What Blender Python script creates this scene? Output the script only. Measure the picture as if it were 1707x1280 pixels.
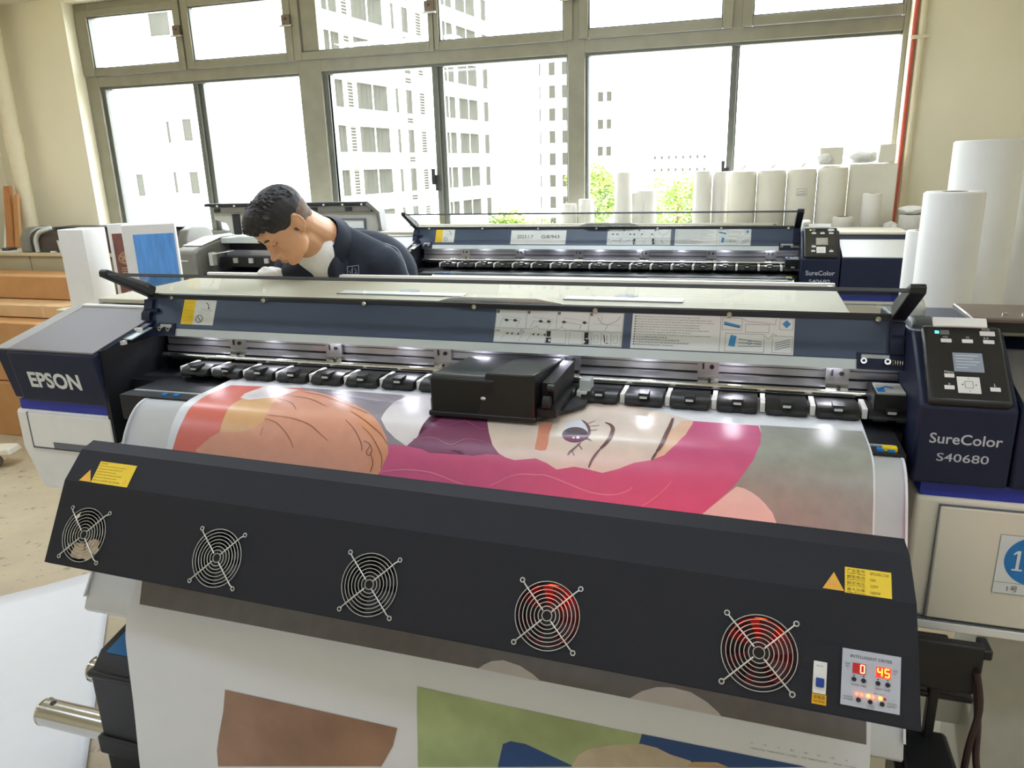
import bpy, bmesh, math, random
from mathutils import Vector, Matrix
random.seed(7)
S = bpy.context.scene
for o in list(bpy.data.objects):
    bpy.data.objects.remove(o, do_unlink=True)
COL = S.collection
R = math.radians

# ------------------------------------------------------------------ camera
cam_d = bpy.data.cameras.new('camera')
cam = bpy.data.objects.new('camera', cam_d)
COL.objects.link(cam)
cam_d.sensor_fit = 'HORIZONTAL'
cam_d.sensor_width = 36.0
cam_d.lens = 36.0 * 1250.0 / 1707.0
cam_d.clip_start = 0.05
cam_d.clip_end = 1000
def cam_matrix(yaw, pitch, roll):
    f = Vector((math.sin(yaw) * math.cos(pitch), math.cos(yaw) * math.cos(pitch), -math.sin(pitch)))
    r = Vector((math.cos(yaw), -math.sin(yaw), 0))
    u = r.cross(f)
    c, s = math.cos(roll), math.sin(roll)
    r2 = c * r + s * u
    u2 = -s * r + c * u
    m = Matrix((r2, u2, -f)).transposed().to_4x4()
    return m
cam.matrix_world = Matrix.Translation((0, 0, 1.6)) @ cam_matrix(R(-17.705), R(16.165), R(-1.564))
S.camera = cam

# ------------------------------------------------------------------ sky, lamps, exposure
S.view_settings.view_transform = 'Standard'
S.view_settings.look = 'None'
S.view_settings.exposure = 0.45
S.view_settings.gamma = 1.0
S.view_settings.use_curve_mapping = False
W = bpy.data.worlds.new('overcast_sky')
S.world = W
W.use_nodes = True
bg = W.node_tree.nodes['Background']
bg.inputs['Color'].default_value = (0.87, 0.955, 1.06, 1)
bg.inputs['Strength'].default_value = 10.0

def area_light(name, loc, rot, sx, sy, power, color=(1, 1, 1), portal=False):
    d = bpy.data.lights.new(name, 'AREA')
    d.shape = 'RECTANGLE'
    d.size, d.size_y = sx, sy
    d.energy = power
    d.color = color
    if portal:
        d.cycles.is_portal = True
    o = bpy.data.objects.new(name, d)
    o.location = loc
    o.rotation_euler = rot
    COL.objects.link(o)
    return o
# daylight portal in the window opening (guides sampling, gives no light of its own)
area_light('window_portal', (-2.0, 4.86, 1.98), (R(-90), 0, 0), 5.4, 1.6, 1, portal=True)
# fluorescent ceiling fittings of the workshop (the visible housings are built further down)
LAMPS = [(-3.2, 2.6), (-0.9, 2.6), (-3.2, 0.4), (-0.9, 0.4), (1.0, 0.4), (-3.2, -1.6), (-0.9, -1.6), (1.0, -1.6)]
for (lx, ly) in LAMPS:
    area_light('ceiling_tube_light', (lx, ly, 2.735), (0, 0, 0), 1.2, 0.22, 18 if ly > 2 else (7 if ly > 0 else 5), (0.80, 0.92, 1.12))

# ------------------------------------------------------------------ materials
def lin(c):
    return tuple(((x / 255.0) / 12.92 if x / 255.0 <= 0.04045 else ((x / 255.0 + 0.055) / 1.055) ** 2.4) for x in c)
MATS = {}
def mat(name, rgb, rough=0.5, metal=0.0, var=0.06, scale=18.0, bump=0.0, coat=0.0, spec=0.5, emit=None, es=0.0, stretch=None, speck=0.0):
    m = bpy.data.materials.new(name)
    m.use_nodes = True
    nt = m.node_tree
    b = nt.nodes['Principled BSDF']
    c = lin(rgb)
    tc = nt.nodes.new('ShaderNodeTexCoord')
    vec = tc.outputs['Object']
    if stretch:
        mp = nt.nodes.new('ShaderNodeMapping')
        mp.inputs['Scale'].default_value = stretch
        nt.links.new(vec, mp.inputs['Vector'])
        vec = mp.outputs['Vector']
    nz = nt.nodes.new('ShaderNodeTexNoise')
    nz.inputs['Scale'].default_value = scale
    nz.inputs['Detail'].default_value = 4
    nt.links.new(vec, nz.inputs['Vector'])
    rp = nt.nodes.new('ShaderNodeValToRGB')
    rp.color_ramp.elements[0].position = 0.3
    rp.color_ramp.elements[1].position = 0.7
    rp.color_ramp.elements[0].color = (*[x * (1 - var) for x in c], 1)
    rp.color_ramp.elements[1].color = (*[min(1, x * (1 + var)) for x in c], 1)
    nt.links.new(nz.outputs['Fac'], rp.inputs['Fac'])
    if speck:
        n2 = nt.nodes.new('ShaderNodeTexNoise')
        n2.inputs['Scale'].default_value = 16.0
        n2.inputs['Detail'].default_value = 6
        n2.inputs['Roughness'].default_value = .7
        nt.links.new(tc.outputs['Object'], n2.inputs['Vector'])
        r2 = nt.nodes.new('ShaderNodeValToRGB')
        r2.color_ramp.elements[0].position = .575
        r2.color_ramp.elements[1].position = .64
        r2.color_ramp.elements[0].color = (1, 1, 1, 1)
        r2.color_ramp.elements[1].color = (1 - speck, 1 - speck, 1 - speck, 1)
        nt.links.new(n2.outputs['Fac'], r2.inputs['Fac'])
        mu = nt.nodes.new('ShaderNodeMix')
        mu.data_type = 'RGBA'
        mu.blend_type = 'MULTIPLY'
        mu.inputs['Factor'].default_value = 1
        nt.links.new(rp.outputs['Color'], mu.inputs[6])
        nt.links.new(r2.outputs['Color'], mu.inputs[7])
        nt.links.new(mu.outputs[2], b.inputs['Base Color'])
    else:
        nt.links.new(rp.outputs['Color'], b.inputs['Base Color'])
    b.inputs['Roughness'].default_value = rough
    b.inputs['Metallic'].default_value = metal
    b.inputs['Specular IOR Level'].default_value = spec
    b.inputs['Coat Weight'].default_value = coat
    b.inputs['Coat Roughness'].default_value = 0.08
    if bump:
        bp = nt.nodes.new('ShaderNodeBump')
        bp.inputs['Strength'].default_value = bump
        bp.inputs['Distance'].default_value = 0.002
        nt.links.new(nz.outputs['Fac'], bp.inputs['Height'])
        nt.links.new(bp.outputs['Normal'], b.inputs['Normal'])
    if emit:
        b.inputs['Emission Color'].default_value = (*lin(emit), 1)
        b.inputs['Emission Strength'].default_value = es
    MATS[name] = m
    return m

def glass_mat(name, tint, ior=1.45, refl=1.0):
    m = bpy.data.materials.new(name)
    m.use_nodes = True
    nt = m.node_tree
    nt.nodes.remove(nt.nodes['Principled BSDF'])
    out = nt.nodes['Material Output']
    tr = nt.nodes.new('ShaderNodeBsdfTransparent')
    tr.inputs['Color'].default_value = (*tint, 1)
    gl = nt.nodes.new('ShaderNodeBsdfGlossy')
    gl.inputs['Roughness'].default_value = 0.02
    # Schlick reflectance from the facing angle (thin pane, the same from both sides)
    lw = nt.nodes.new('ShaderNodeLayerWeight')
    lw.inputs['Blend'].default_value = .5
    pw = nt.nodes.new('ShaderNodeMath')
    pw.operation = 'POWER'
    pw.inputs[1].default_value = 5.0
    ml = nt.nodes.new('ShaderNodeMath')
    ml.operation = 'MULTIPLY_ADD'
    ml.inputs[1].default_value = .96 * refl
    ml.inputs[2].default_value = .04 * refl
    mx = nt.nodes.new('ShaderNodeMixShader')
    nt.links.new(lw.outputs['Facing'], pw.inputs[0])
    nt.links.new(pw.outputs[0], ml.inputs[0])
    nt.links.new(ml.outputs[0], mx.inputs[0])
    nt.links.new(tr.outputs[0], mx.inputs[1])
    nt.links.new(gl.outputs[0], mx.inputs[2])
    nt.links.new(mx.outputs[0], out.inputs['Surface'])
    MATS[name] = m
    return m

M = mat
M('navy', (31, 37, 60), .45, spec=.28, var=.05, bump=.02, scale=60)
M('navy_lid', (62, 76, 100), .38, var=.06, scale=6)
M('black_plastic', (26, 26, 28), .45, var=.1)
M('black_gloss', (18, 18, 19), .36, var=.1)
M('dark_interior', (16, 17, 22), .5, var=.1)
M('blue_stripe', (38, 52, 160), .35)
M('body_white', (240, 236, 230), .45, var=.02)
M('body_cream', (228, 220, 202), .5, var=.03, scale=4)
M('grey_top', (110, 102, 98), .48, var=.04, bump=.03, scale=200)
M('grey_pale', (150, 144, 134), .5, var=.04)
M('silver_edge', (205, 212, 210), .35, metal=.35, var=.03)
M('alu', (186, 186, 196), .3, metal=.85, var=.05, stretch=(2, 60, 60))
M('steel', (200, 198, 192), .22, metal=1.0, var=.05)
M('chrome', (225, 222, 215), .12, metal=1.0, var=.02)
M('apron_metal', (226, 227, 230), .42, metal=.08, var=.03)
M('led_white', (255, 255, 255), .5, emit=(245, 245, 255), es=130)
M('ink_brown', (112, 84, 20), .6)
M('label_amber', (240, 180, 24), .42)
M('led_red_hot', (255, 110, 80), .4, emit=(255, 110, 80), es=6)
M('card_scrap', (206, 182, 150), .8, var=.15, scale=60)
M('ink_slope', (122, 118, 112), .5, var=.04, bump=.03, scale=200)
M('ink_slope_lit', (196, 196, 190), .4, var=.04, bump=.03, scale=200)  # same slope plastic on the rear printer, its stronger light put into the colour
M('roll_grey', (222, 220, 216), .6, var=.015)
M('rubber_edge', (70, 72, 74), .5)
M('pull_tab', (236, 238, 232), .5)
M('damper', (52, 60, 62), .5)
M('rubber', (38, 38, 40), .7)
M('paper', (232, 232, 236), .34, var=.01, spec=.4)
M('paper_roll', (226, 222, 214), .6, var=.02)
M('paper_wrap', (234, 229, 214), .55, var=.05, bump=.3, scale=8)
M('card_core', (150, 118, 84), .8)
M('cardboard', (190, 140, 88), .75, var=.07, scale=9)
M('cardboard_pale', (214, 176, 130), .75, var=.06, scale=9)
M('tape', (222, 180, 140), .35, var=.04)
M('wood', (178, 118, 66), .55, var=.2, stretch=(12, 12, 1.2), scale=6)
M('wall_paint', (243, 235, 212), .8, var=.05, scale=1.4, bump=.05)
M('wall_white', (236, 232, 218), .7, var=.03, scale=2)
M('ceiling_paint', (222, 214, 190), .85, var=.03, scale=2)
M('win_frame', (146, 142, 127), .42, metal=.3, var=.08, scale=10)
M('win_dark', (106, 107, 100), .42, metal=.3, var=.08, scale=10)
M('pipe_white', (228, 218, 190), .45, var=.03)
M('pipe_red', (206, 96, 76), .5)
M('label_white', (226, 228, 226), .4, var=.01)
M('label_yellow', (244, 206, 20), .42, var=.02)
M('label_orange', (238, 176, 40), .42)
M('ink_black', (34, 34, 38), .6)
M('ink_grey', (110, 112, 118), .6)
M('ink_pale', (160, 165, 172), .6)
M('ink_blue', (60, 142, 200), .6)
M('logo_silver', (222, 221, 216), .35)
M('logo_grey', (190, 193, 200), .4)
M('dryer_black', (44, 44, 49), .62, var=.06, bump=.04, scale=300, spec=.22)
M('cover_cream', (186, 178, 154), .55, var=.03, scale=4)
M('guard_wire', (226, 226, 222), .28, metal=.55, var=.02)
M('reflector', (150, 140, 130), .35, metal=.6)
M('dryer_inside', (34, 30, 30), .6)
M('fan_black', (26, 26, 26), .5)
M('ir_lamp', (255, 80, 40), .4, emit=(255, 40, 14), es=18)
M('ir_tube_off', (120, 60, 50), .3)
M('led_red', (255, 60, 30), .4, emit=(255, 70, 40), es=7)
M('led_amber', (255, 190, 40), .4, emit=(255, 160, 30), es=8)
M('led_window', (120, 30, 30), .3, emit=(200, 20, 16), es=.35)
M('led_window_hot', (200, 40, 30), .3, emit=(235, 40, 30), es=1.1)
M('led_teal', (90, 230, 215), .4, emit=(90, 235, 215), es=1.6)
M('led_lime', (190, 200, 60), .4, emit=(190, 200, 40), es=1.2)
M('panel_grey', (196, 198, 208), .4, var=.02)
M('panel_black', (34, 34, 35), .3, var=.05)
M('key_white', (232, 230, 226), .4)
M('key_grey', (120, 120, 124), .4)
M('screen_grey', (130, 136, 148), .2, emit=(120, 128, 140), es=.25)
M('screen_dim', (168, 164, 150), .25)
M('blue_switch', (24, 66, 150), .35)
M('sign_blue', (36, 124, 196), .4)
M('brown_steel', (118, 104, 96), .32, metal=.6, stretch=(1, 30, 30), var=.12)
M('grey_plastic', (118, 116, 108), .5)
M('pale_plastic', (188, 186, 176), .5)
M('floor_stone', (190, 174, 146), .55, var=.08, scale=5, bump=.04, speck=.42)
M('table_cream', (206, 192, 158), .6, var=.04, scale=5)
M('table_front', (184, 172, 142), .7, var=.05, scale=5)
M('dark_brown', (70, 58, 52), .6)
M('box_white', (224, 220, 216), .55, var=.02)
M('box_brown', (118, 74, 66), .5, var=.12, scale=8)
M('box_gold', (196, 160, 120), .5)
M('box_blue', (92, 152, 220), .5, var=.16, scale=14, stretch=(4, 1, .6))
M('cable', (52, 32, 30), .5)
M('skin', (206, 152, 112), .52, var=.06, scale=14)
M('skin_lip', (190, 116, 96), .5)
M('hair', (30, 24, 23), .6, var=.3, scale=90, bump=.6)
M('hair_fade', (112, 88, 70), .7, var=.2, scale=120)
M('shirt', (28, 33, 46), .85, var=.15, scale=12, bump=.25)
M('shirt_sleeve', (44, 54, 66), .7, var=.15, scale=12, bump=.2)
M('piping', (150, 160, 175), .5)
M('tee', (226, 222, 216), .85, var=.03, bump=.2)
M('trouser', (36, 38, 46), .85, var=.1)
M('shoe', (24, 24, 26), .5)
M('bag_white', (240, 240, 236), .35, bump=.6, scale=20)
M('bldg_white', (238, 236, 228), .85, var=.03, scale=.3)
M('bldg_glass', (64, 62, 54), .8, spec=.1, var=.22, scale=1.2, stretch=(1, 3, .4))
M('bldg_louvre', (110, 104, 90), .7)
M('bldg_frame', (226, 222, 212), .7)
M('leaf', (120, 140, 60), .7, var=.35, scale=2)
M('trunk', (110, 90, 66), .8)
M('ground_out', (176, 172, 158), .9, var=.1, scale=.1)
glass_mat('window_glass', (.97, .98, .965), 1.45, .8)
glass_mat('lid_glass', (.95, .95, .92), 1.5, .6)

# ------------------------------------------------------------------ mesh builder
class MB:
    def __init__(s):
        s.v, s.f, s.m, s.names = [], [], [], []
    def mi(s, name):
        if name not in s.names:
            s.names.append(name)
        return s.names.index(name)
    def add(s, verts, faces, m=None):
        k = len(s.v)
        s.v += [tuple(p) for p in verts]
        i = s.mi(m) if m else 0
        if m is None and not s.names:
            s.names.append(None)
        for f in faces:
            s.f.append(tuple(k + j for j in f))
            s.m.append(i)
        return s
    def box(s, x0, x1, y0, y1, z0, z1, m=None):
        v = [(x0, y0, z0), (x1, y0, z0), (x1, y1, z0), (x0, y1, z0), (x0, y0, z1), (x1, y0, z1), (x1, y1, z1), (x0, y1, z1)]
        return s.hexa(v, m)
    def hexa(s, v, m=None):
        return s.add(v, [(3, 2, 1, 0), (4, 5, 6, 7), (0, 1, 5, 4), (1, 2, 6, 5), (2, 3, 7, 6), (3, 0, 4, 7)], m)
    def prism(s, pts, x0, x1, m=None, axis='x'):
        # pts ordered anticlockwise when seen from +axis
        n = len(pts)
        def P(a, q):
            return {'x': (a, q[0], q[1]), 'y': (q[0], a, q[1]), 'z': (q[0], q[1], a)}[axis]
        v = [P(x0, q) for q in pts] + [P(x1, q) for q in pts]
        fs = [tuple(range(n))[::-1], tuple(range(n, 2 * n))]
        for i in range(n):
            j = (i + 1) % n
            fs.append((i, j, n + j, n + i))
        return s.add(v, fs, m)
    def frame(s, p0, p1):
        a = Vector(p1) - Vector(p0)
        a.normalize()
        t = Vector((0, 0, 1)) if abs(a.z) < .9 else Vector((1, 0, 0))
        e1 = a.cross(t).normalized()
        return e1, a.cross(e1).normalized()
    def cyl(s, p0, p1, r0, r1=None, n=16, m=None, cap=True):
        r1 = r0 if r1 is None else r1
        e1, e2 = s.frame(p0, p1)
        v = []
        for p, r in ((p0, r0), (p1, r1)):
            for i in range(n):
                a = 2 * math.pi * i / n
                v.append(Vector(p) + e1 * (r * math.cos(a)) + e2 * (r * math.sin(a)))
        fs = [(i, (i + 1) % n, n + (i + 1) % n, n + i) for i in range(n)]
        if cap:
            fs += [tuple(range(n))[::-1], tuple(range(n, 2 * n))]
        return s.add(v, fs, m)
    def tube(s, pts, r, n=8, m=None, closed=False):
        P = [Vector(p) for p in pts]
        N = len(P)
        v, fs = [], []
        e1 = None
        for i in range(N):
            if closed:
                d = P[(i + 1) % N] - P[i - 1]
            else:
                d = P[min(i + 1, N - 1)] - P[max(i - 1, 0)]
            d.normalize()
            if e1 is None:
                t = Vector((0, 0, 1)) if abs(d.z) < .9 else Vector((1, 0, 0))
                e1 = d.cross(t).normalized()
            else:
                e1 = (e1 - d * e1.dot(d)).normalized()
            e2 = d.cross(e1)
            rr = r[i] if isinstance(r, (list, tuple)) else r
            for k in range(n):
                a = 2 * math.pi * k / n
                v.append(P[i] + e1 * (rr * math.cos(a)) + e2 * (rr * math.sin(a)))
        for i in range(N if closed else N - 1):
            j = (i + 1) % N
            for k in range(n):
                l = (k + 1) % n
                fs.append((i * n + k, i * n + l, j * n + l, j * n + k))
        if not closed:
            fs += [tuple(range(n))[::-1], tuple((N - 1) * n + k for k in range(n))]
        return s.add(v, fs, m)
    def ring(s, c, e1, e2, R_, r, n=40, k=6, m=None):
        c, e1, e2 = Vector(c), Vector(e1), Vector(e2)
        return s.tube([c + e1 * (R_ * math.cos(2 * math.pi * i / n)) + e2 * (R_ * math.sin(2 * math.pi * i / n)) for i in range(n)], r, k, m, closed=True)
    def lathe(s, prof, c=(0, 0, 0), n=28, m=None):
        # prof (r, z) from bottom to top
        v, fs = [], []
        N = len(prof)
        for i in range(n):
            a = 2 * math.pi * i / n
            for (r, z) in prof:
                v.append((c[0] + r * math.cos(a), c[1] + r * math.sin(a), c[2] + z))
        for i in range(n):
            j = (i + 1) % n
            for k in range(N - 1):
                fs.append((i * N + k, j * N + k, j * N + k + 1, i * N + k + 1))
        return s.add(v, fs, m)
    def sphere(s, c, r, nu=16, nv=10, m=None):
        rx, ry, rz = (r, r, r) if not isinstance(r, (tuple, list)) else r
        v, fs = [], []
        for j in range(nv + 1):
            t = math.pi * j / nv
            for i in range(nu):
                a = 2 * math.pi * i / nu
                v.append((c[0] + rx * math.sin(t) * math.cos(a), c[1] + ry * math.sin(t) * math.sin(a), c[2] - rz * math.cos(t)))
        for j in range(nv):
            for i in range(nu):
                k = (i + 1) % nu
                fs.append((j * nu + i, j * nu + k, (j + 1) * nu + k, (j + 1) * nu + i))
        return s.add(v, fs, m)
    def sweep(s, sec, x0, x1, m=None):
        # open strip of (y,z) swept along x
        v = [(x0, y, z) for y, z in sec] + [(x1, y, z) for y, z in sec]
        n = len(sec)
        return s.add(v, [(i, n + i, n + i + 1, i + 1) for i in range(n - 1)], m)

BASE = {}
def obj(name, mb, m=None, parent=None, bev=0.0, seg=2, smooth=40, base=None, solid=0.0, offset=-1):
    me = bpy.data.meshes.new(name)
    root = parent
    while root is not None and root.parent is not None:
        root = root.parent
    b = Vector(BASE[root.name]) if root is not None else Vector(base or (0, 0, 0))
    me.from_pydata([(p[0] - b.x, p[1] - b.y, p[2] - b.z) for p in mb.v], [], mb.f)
    if mb.names and mb.names[0] is not None:
        for nme in mb.names:
            me.materials.append(MATS[nme])
        me.polygons.foreach_set('material_index', mb.m)
    elif m:
        me.materials.append(MATS[m])
    me.validate()
    me.update()
    if smooth:
        for p in me.polygons:
            p.use_smooth = True
        me.set_sharp_from_angle(angle=R(smooth))
    o = bpy.data.objects.new(name, me)
    COL.objects.link(o)
    if parent is not None:
        o.parent = parent
    else:
        o.location = b
        BASE[o.name] = tuple(b)
    if not solid and smooth != 0:
        bm_ = bmesh.new()
        bm_.from_mesh(me)
        bmesh.ops.recalc_face_normals(bm_, faces=bm_.faces[:])
        bm_.to_mesh(me)
        bm_.free()
    if solid:
        md = o.modifiers.new('thickness', 'SOLIDIFY')
        md.thickness = solid
        md.offset = offset
    if bev:
        md = o.modifiers.new('bevel', 'BEVEL')
        md.width = bev
        md.segments = seg
        md.limit_method = 'ANGLE'
        md.angle_limit = R(35)
        md.harden_normals = False
    return o

def thing(name, label, cat, base, group=None, rz=0.0, loc=None):
    o = bpy.data.objects.new(name, None)
    o.empty_display_size = .1
    COL.objects.link(o)
    o.location = loc if loc is not None else base
    o.rotation_euler = (0, 0, rz)
    o['label'] = label
    o['category'] = cat
    if group:
        o['group'] = group
    BASE[o.name] = tuple(base)
    return o
def tag(o, label, cat, group=None):
    o['label'] = label
    o['category'] = cat
    if group:
        o['group'] = group
    return o
def struct(o, label=None):
    o['kind'] = 'structure'
    return o

def dup(root, loc, rz=None, label=None, group=None):
    r = root.copy()
    COL.objects.link(r)
    r.location = loc
    if rz is not None:
        r.rotation_euler = (0, 0, rz)
    if label:
        r['label'] = label
    if group:
        r['group'] = group
    for ch in list(root.children):
        c = ch.copy()
        COL.objects.link(c)
        c.parent = r
        for g in list(ch.children):
            d = g.copy()
            COL.objects.link(d)
            d.parent = c
    return r

# text as flat mesh data: cached (verts, faces, width, height) in font units
TXT = {}
def text_mesh(t, bold=0.0):
    t0, t = t, (t, bold)
    if t in TXT:
        return TXT[t]
    cu = bpy.data.curves.new('text_tmp', 'FONT')
    cu.body = t0
    cu.offset = bold
    cu.size = 1.0
    cu.resolution_u = 3
    o = bpy.data.objects.new('text_tmp', cu)
    COL.objects.link(o)
    dg = bpy.context.evaluated_depsgraph_get()
    me = o.evaluated_get(dg).to_mesh()
    v = [(p.co.x, p.co.y) for p in me.vertices]
    f = [tuple(p.vertices) for p in me.polygons]
    o.evaluated_get(dg).to_mesh_clear()
    bpy.data.objects.remove(o)
    bpy.data.curves.remove(cu)
    if v:
        x0 = min(p[0] for p in v); x1 = max(p[0] for p in v)
        y0 = min(p[1] for p in v); y1 = max(p[1] for p in v)
    else:
        x0 = y0 = 0; x1 = y1 = 1
    TXT[t] = ([(a - x0, b - y0) for a, b in v], f, max(x1 - x0, 1e-4), max(y1 - y0, 1e-4))
    return TXT[t]

class Decal:
    """flat print laid on a plane: origin O, unit axes ex, ey, outward normal n"""
    def __init__(s, O, ex, ey, lift=.0004):
        s.O, s.ex, s.ey = Vector(O), Vector(ex).normalized(), Vector(ey).normalized()
        s.n = s.ex.cross(s.ey).normalized()
        s.lift = lift
        s.mb = MB()
    def p(s, a, b, l=1.0):
        return s.O + s.ex * a + s.ey * b + s.n * (s.lift * l)
    def rect(s, a0, a1, b0, b1, m, l=1.0):
        s.mb.add([s.p(a0, b0, l), s.p(a1, b0, l), s.p(a1, b1, l), s.p(a0, b1, l)], [(0, 1, 2, 3)], m)
    def poly(s, pts, m, l=1.0):
        s.mb.add([s.p(a, b, l) for a, b in pts], [tuple(range(len(pts)))], m)
    def line(s, pts, w, m, l=2.0):
        for (a, b) in zip(pts[:-1], pts[1:]):
            d = Vector((b[0] - a[0], b[1] - a[1]))
            if d.length < 1e-6:
                continue
            d.normalize()
            q = Vector((-d.y, d.x)) * (w / 2)
            s.poly([(a[0] - q.x, a[1] - q.y), (b[0] - q.x, b[1] - q.y), (b[0] + q.x, b[1] + q.y), (a[0] + q.x, a[1] + q.y)], m, l)
    def box(s, a0, a1, b0, b1, w, m, l=2.0):
        s.line([(a0, b0), (a1, b0), (a1, b1), (a0, b1), (a0, b0)], w, m, l)
    def disc(s, a, b, r, m, l=1.0, n=24, ry=None):
        ry = ry or r
        s.poly([(a + r * math.cos(2 * math.pi * i / n), b + ry * math.sin(2 * math.pi * i / n)) for i in range(n)], m, l)
    def circ(s, a, b, r, w, m, l=2.0, n=20):
        s.line([(a + r * math.cos(2 * math.pi * i / n), b + r * math.sin(2 * math.pi * i / n)) for i in range(n + 1)], w, m, l)
    def text(s, t, a, b, h=None, w=None, m='ink_black', l=3.0, bold=0.0):
        v, f, tw, th = text_mesh(t, bold)
        sx = (w / tw) if w else (h / th)
        sy = (h / th) if h else sx
        s.mb.add([s.p(a + x * sx, b + y * sy, l) for x, y in v], f, m)
    def slab(s, a0, a1, b0, b1, th, mb, m, l0=0.0):
        v = []
        for d in (l0, l0 + th):
            for (a, b) in ((a0, b0), (a1, b0), (a1, b1), (a0, b1)):
                v.append(s.O + s.ex * a + s.ey * b + s.n * d)
        mb.hexa(v, m)
# ------------------------------------------------------------------ room shell
XL, XR, YF, YB, ZC = -5.55, 1.75, -3.2, 4.6, 2.815
struct(obj('floor', MB().box(XL - .2, XR + .2, YF - .2, YB + .3, -.12, 0.0, 'floor_stone'), base=(0, 0, 0)))
struct(obj('ceiling', MB().box(XL - .2, XR + .2, YF - .2, YB + .3, ZC, ZC + .15, 'ceiling_paint'), base=(0, 0, ZC)))
struct(obj('wall_left', MB().box(XL - .2, XL, YF - .2, YB + .3, 0, ZC, 'wall_paint'), base=(XL, 0, 0)))
struct(obj('wall_right', MB().box(XR, XR + .2, YF - .2, YB + .3, 0, ZC, 'wall_paint'), base=(XR, 0, 0)))
struct(obj('wall_front', MB().box(XL, XR, YF - .2, YF, 0, ZC, 'wall_paint'), base=(0, YF, 0)))
WX0, WX1, WZ0, WZ1 = -4.71, .725, 1.14, 2.79
wb = MB()
wb.box(XL, WX0, YB, YB + .28, 0, ZC, 'wall_paint')
wb.box(WX1, XR, YB, YB + .28, 0, ZC, 'wall_paint')
wb.box(WX0, WX1, YB, YB + .28, 0, WZ0, 'wall_paint')
wb.box(WX0, WX1, YB, YB + .28, WZ1, ZC, 'wall_paint')
struct(obj('wall_back', wb, base=(0, YB, 0)))
struct(obj('trim_1', MB().box(WX0, WX1, 4.34, 4.69, 1.142, 1.172, 'wall_white'), bev=.006, base=(-2, 4.5, 1.14)))

# fixed aluminium frame: jambs, mullions, transom
fr = MB()
def bar(x0, x1, z0, z1, m='win_frame', y0=4.70, y1=4.78):
    fr.box(x0, x1, y0, y1, z0, z1, m)
for x0, x1 in ((-4.71, -4.60), (-2.93, -2.76), (-1.10, -.995), (.700, .725)):
    bar(x0, x1, 1.172, 2.79)
for x0, x1 in ((-2.80, -2.725), (-1.02, -.98), (-4.62, -4.57)):
    bar(x0, x1, 1.20, 2.225, 'win_dark', 4.722, 4.80)
bar(-4.60, .70, 2.232, 2.305, y0=4.702)
bar(-4.60, .70, 2.70, 2.79)
bar(-4.60, .70, 1.172, 1.205, 'win_dark')
bar(-4.60, .70, 2.215, 2.236, 'win_dark', 4.715, 4.79)
for x0, x1 in ((-3.83, -3.765), (-1.955, -1.93), (-.165, -.10)):
    bar(x0, x1, 2.30, 2.71)
struct(obj('trim_2', fr, bev=.004, base=(-2, 4.7, 1.17)))

LOW = [(-4.57, -3.80), (-3.73, -2.93), (-2.725, -1.985), (-1.917, -1.117), (-.98, -.162), (-.117, .705)]
UPP = [(-4.60, -3.86), (-3.735, -2.997), (-2.883, -1.975), (-1.91, -1.12), (-.973, -.217), (-.058, .69)]
def ringbars(mb, x0, x1, z0, z1, w, y0, y1, m, wl=None, wr=None):
    wl = w if wl is None else wl
    wr = w if wr is None else wr
    mb.box(x0 - wl, x0, y0, y1, z0 - w, z1 + w, m)
    mb.box(x1, x1 + wr, y0, y1, z0 - w, z1 + w, m)
    mb.box(x0, x1, y0, y1, z0 - w, z0, m)
    mb.box(x0, x1, y0, y1, z1, z1 + w, m)
for i in range(6):
    lx0, lx1 = LOW[i]
    ux0, ux1 = UPP[i]
    w = thing('window_%d' % (i + 1), 'x', 'window', ((lx0 + lx1) / 2, 4.74, 1.2))
    w['kind'] = 'structure'
    del w['label'], w['category']
    yy = 4.735 if i % 2 == 0 else 4.755
    sh = MB()
    if i in (0, 2, 4):
        ringbars(sh, lx0, lx1, 1.21, 2.218, .012, yy - .01, yy + .02, 'win_dark', wr=.036, wl=.012)
    else:
        ringbars(sh, lx0, lx1, 1.21, 2.218, .012, yy - .01, yy + .02, 'win_dark', wl=.034, wr=.006)
    obj('sash', sh, parent=w, bev=.003)
    obj('pane', MB().box(lx0 - .004, lx1 + .004, yy + .002, yy + .008, 1.208, 2.22, 'window_glass'), parent=w)
    us = MB()
    wr_ = max(.012, min(.055, (UPP[i + 1][0] - ux1) / 2 - .002)) if i < 5 else .01
    wl_ = max(.012, min(.055, (ux0 - UPP[i - 1][1]) / 2 - .002)) if i > 0 else .10
    ringbars(us, ux0, ux1, 2.355, 2.695, .048, 4.685, 4.725, 'win_frame', wl_, wr_)
    ringbars(us, ux0 + .008, ux1 - .008, 2.363, 2.687, .008, 4.695, 4.735, 'win_dark')
    obj('vent_sash', us, parent=w, bev=.003)
    obj('vent_pane', MB().box(ux0, ux1, 4.722, 4.728, 2.355, 2.695, 'window_glass'), parent=w)
    if i < 4:
        lt = MB()
        xh = ux1 + wr_ * .5
        lt.box(xh - .03, xh + .03, 4.668, 4.688, 2.52, 2.585, 'brown_steel')
        lt.box(xh - .045, xh + .045, 4.66, 4.686, 2.512, 2.523, 'steel')
        lt.cyl((xh, 4.664, 2.56), (xh, 4.69, 2.56), .007, m='dark_brown')
        obj('latch', lt, parent=w)
    if i in (2, 4):
        hd = MB()
        hx = lx1 + .006
        hd.box(hx - .012, hx + .012, yy - .03, yy - .008, 1.46, 1.56, 'rubber')
        hd.box(hx - .03, hx - .012, yy - .045, yy - .02, 1.50, 1.60, 'rubber')
        obj('sash_handle', hd, parent=w)

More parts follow.
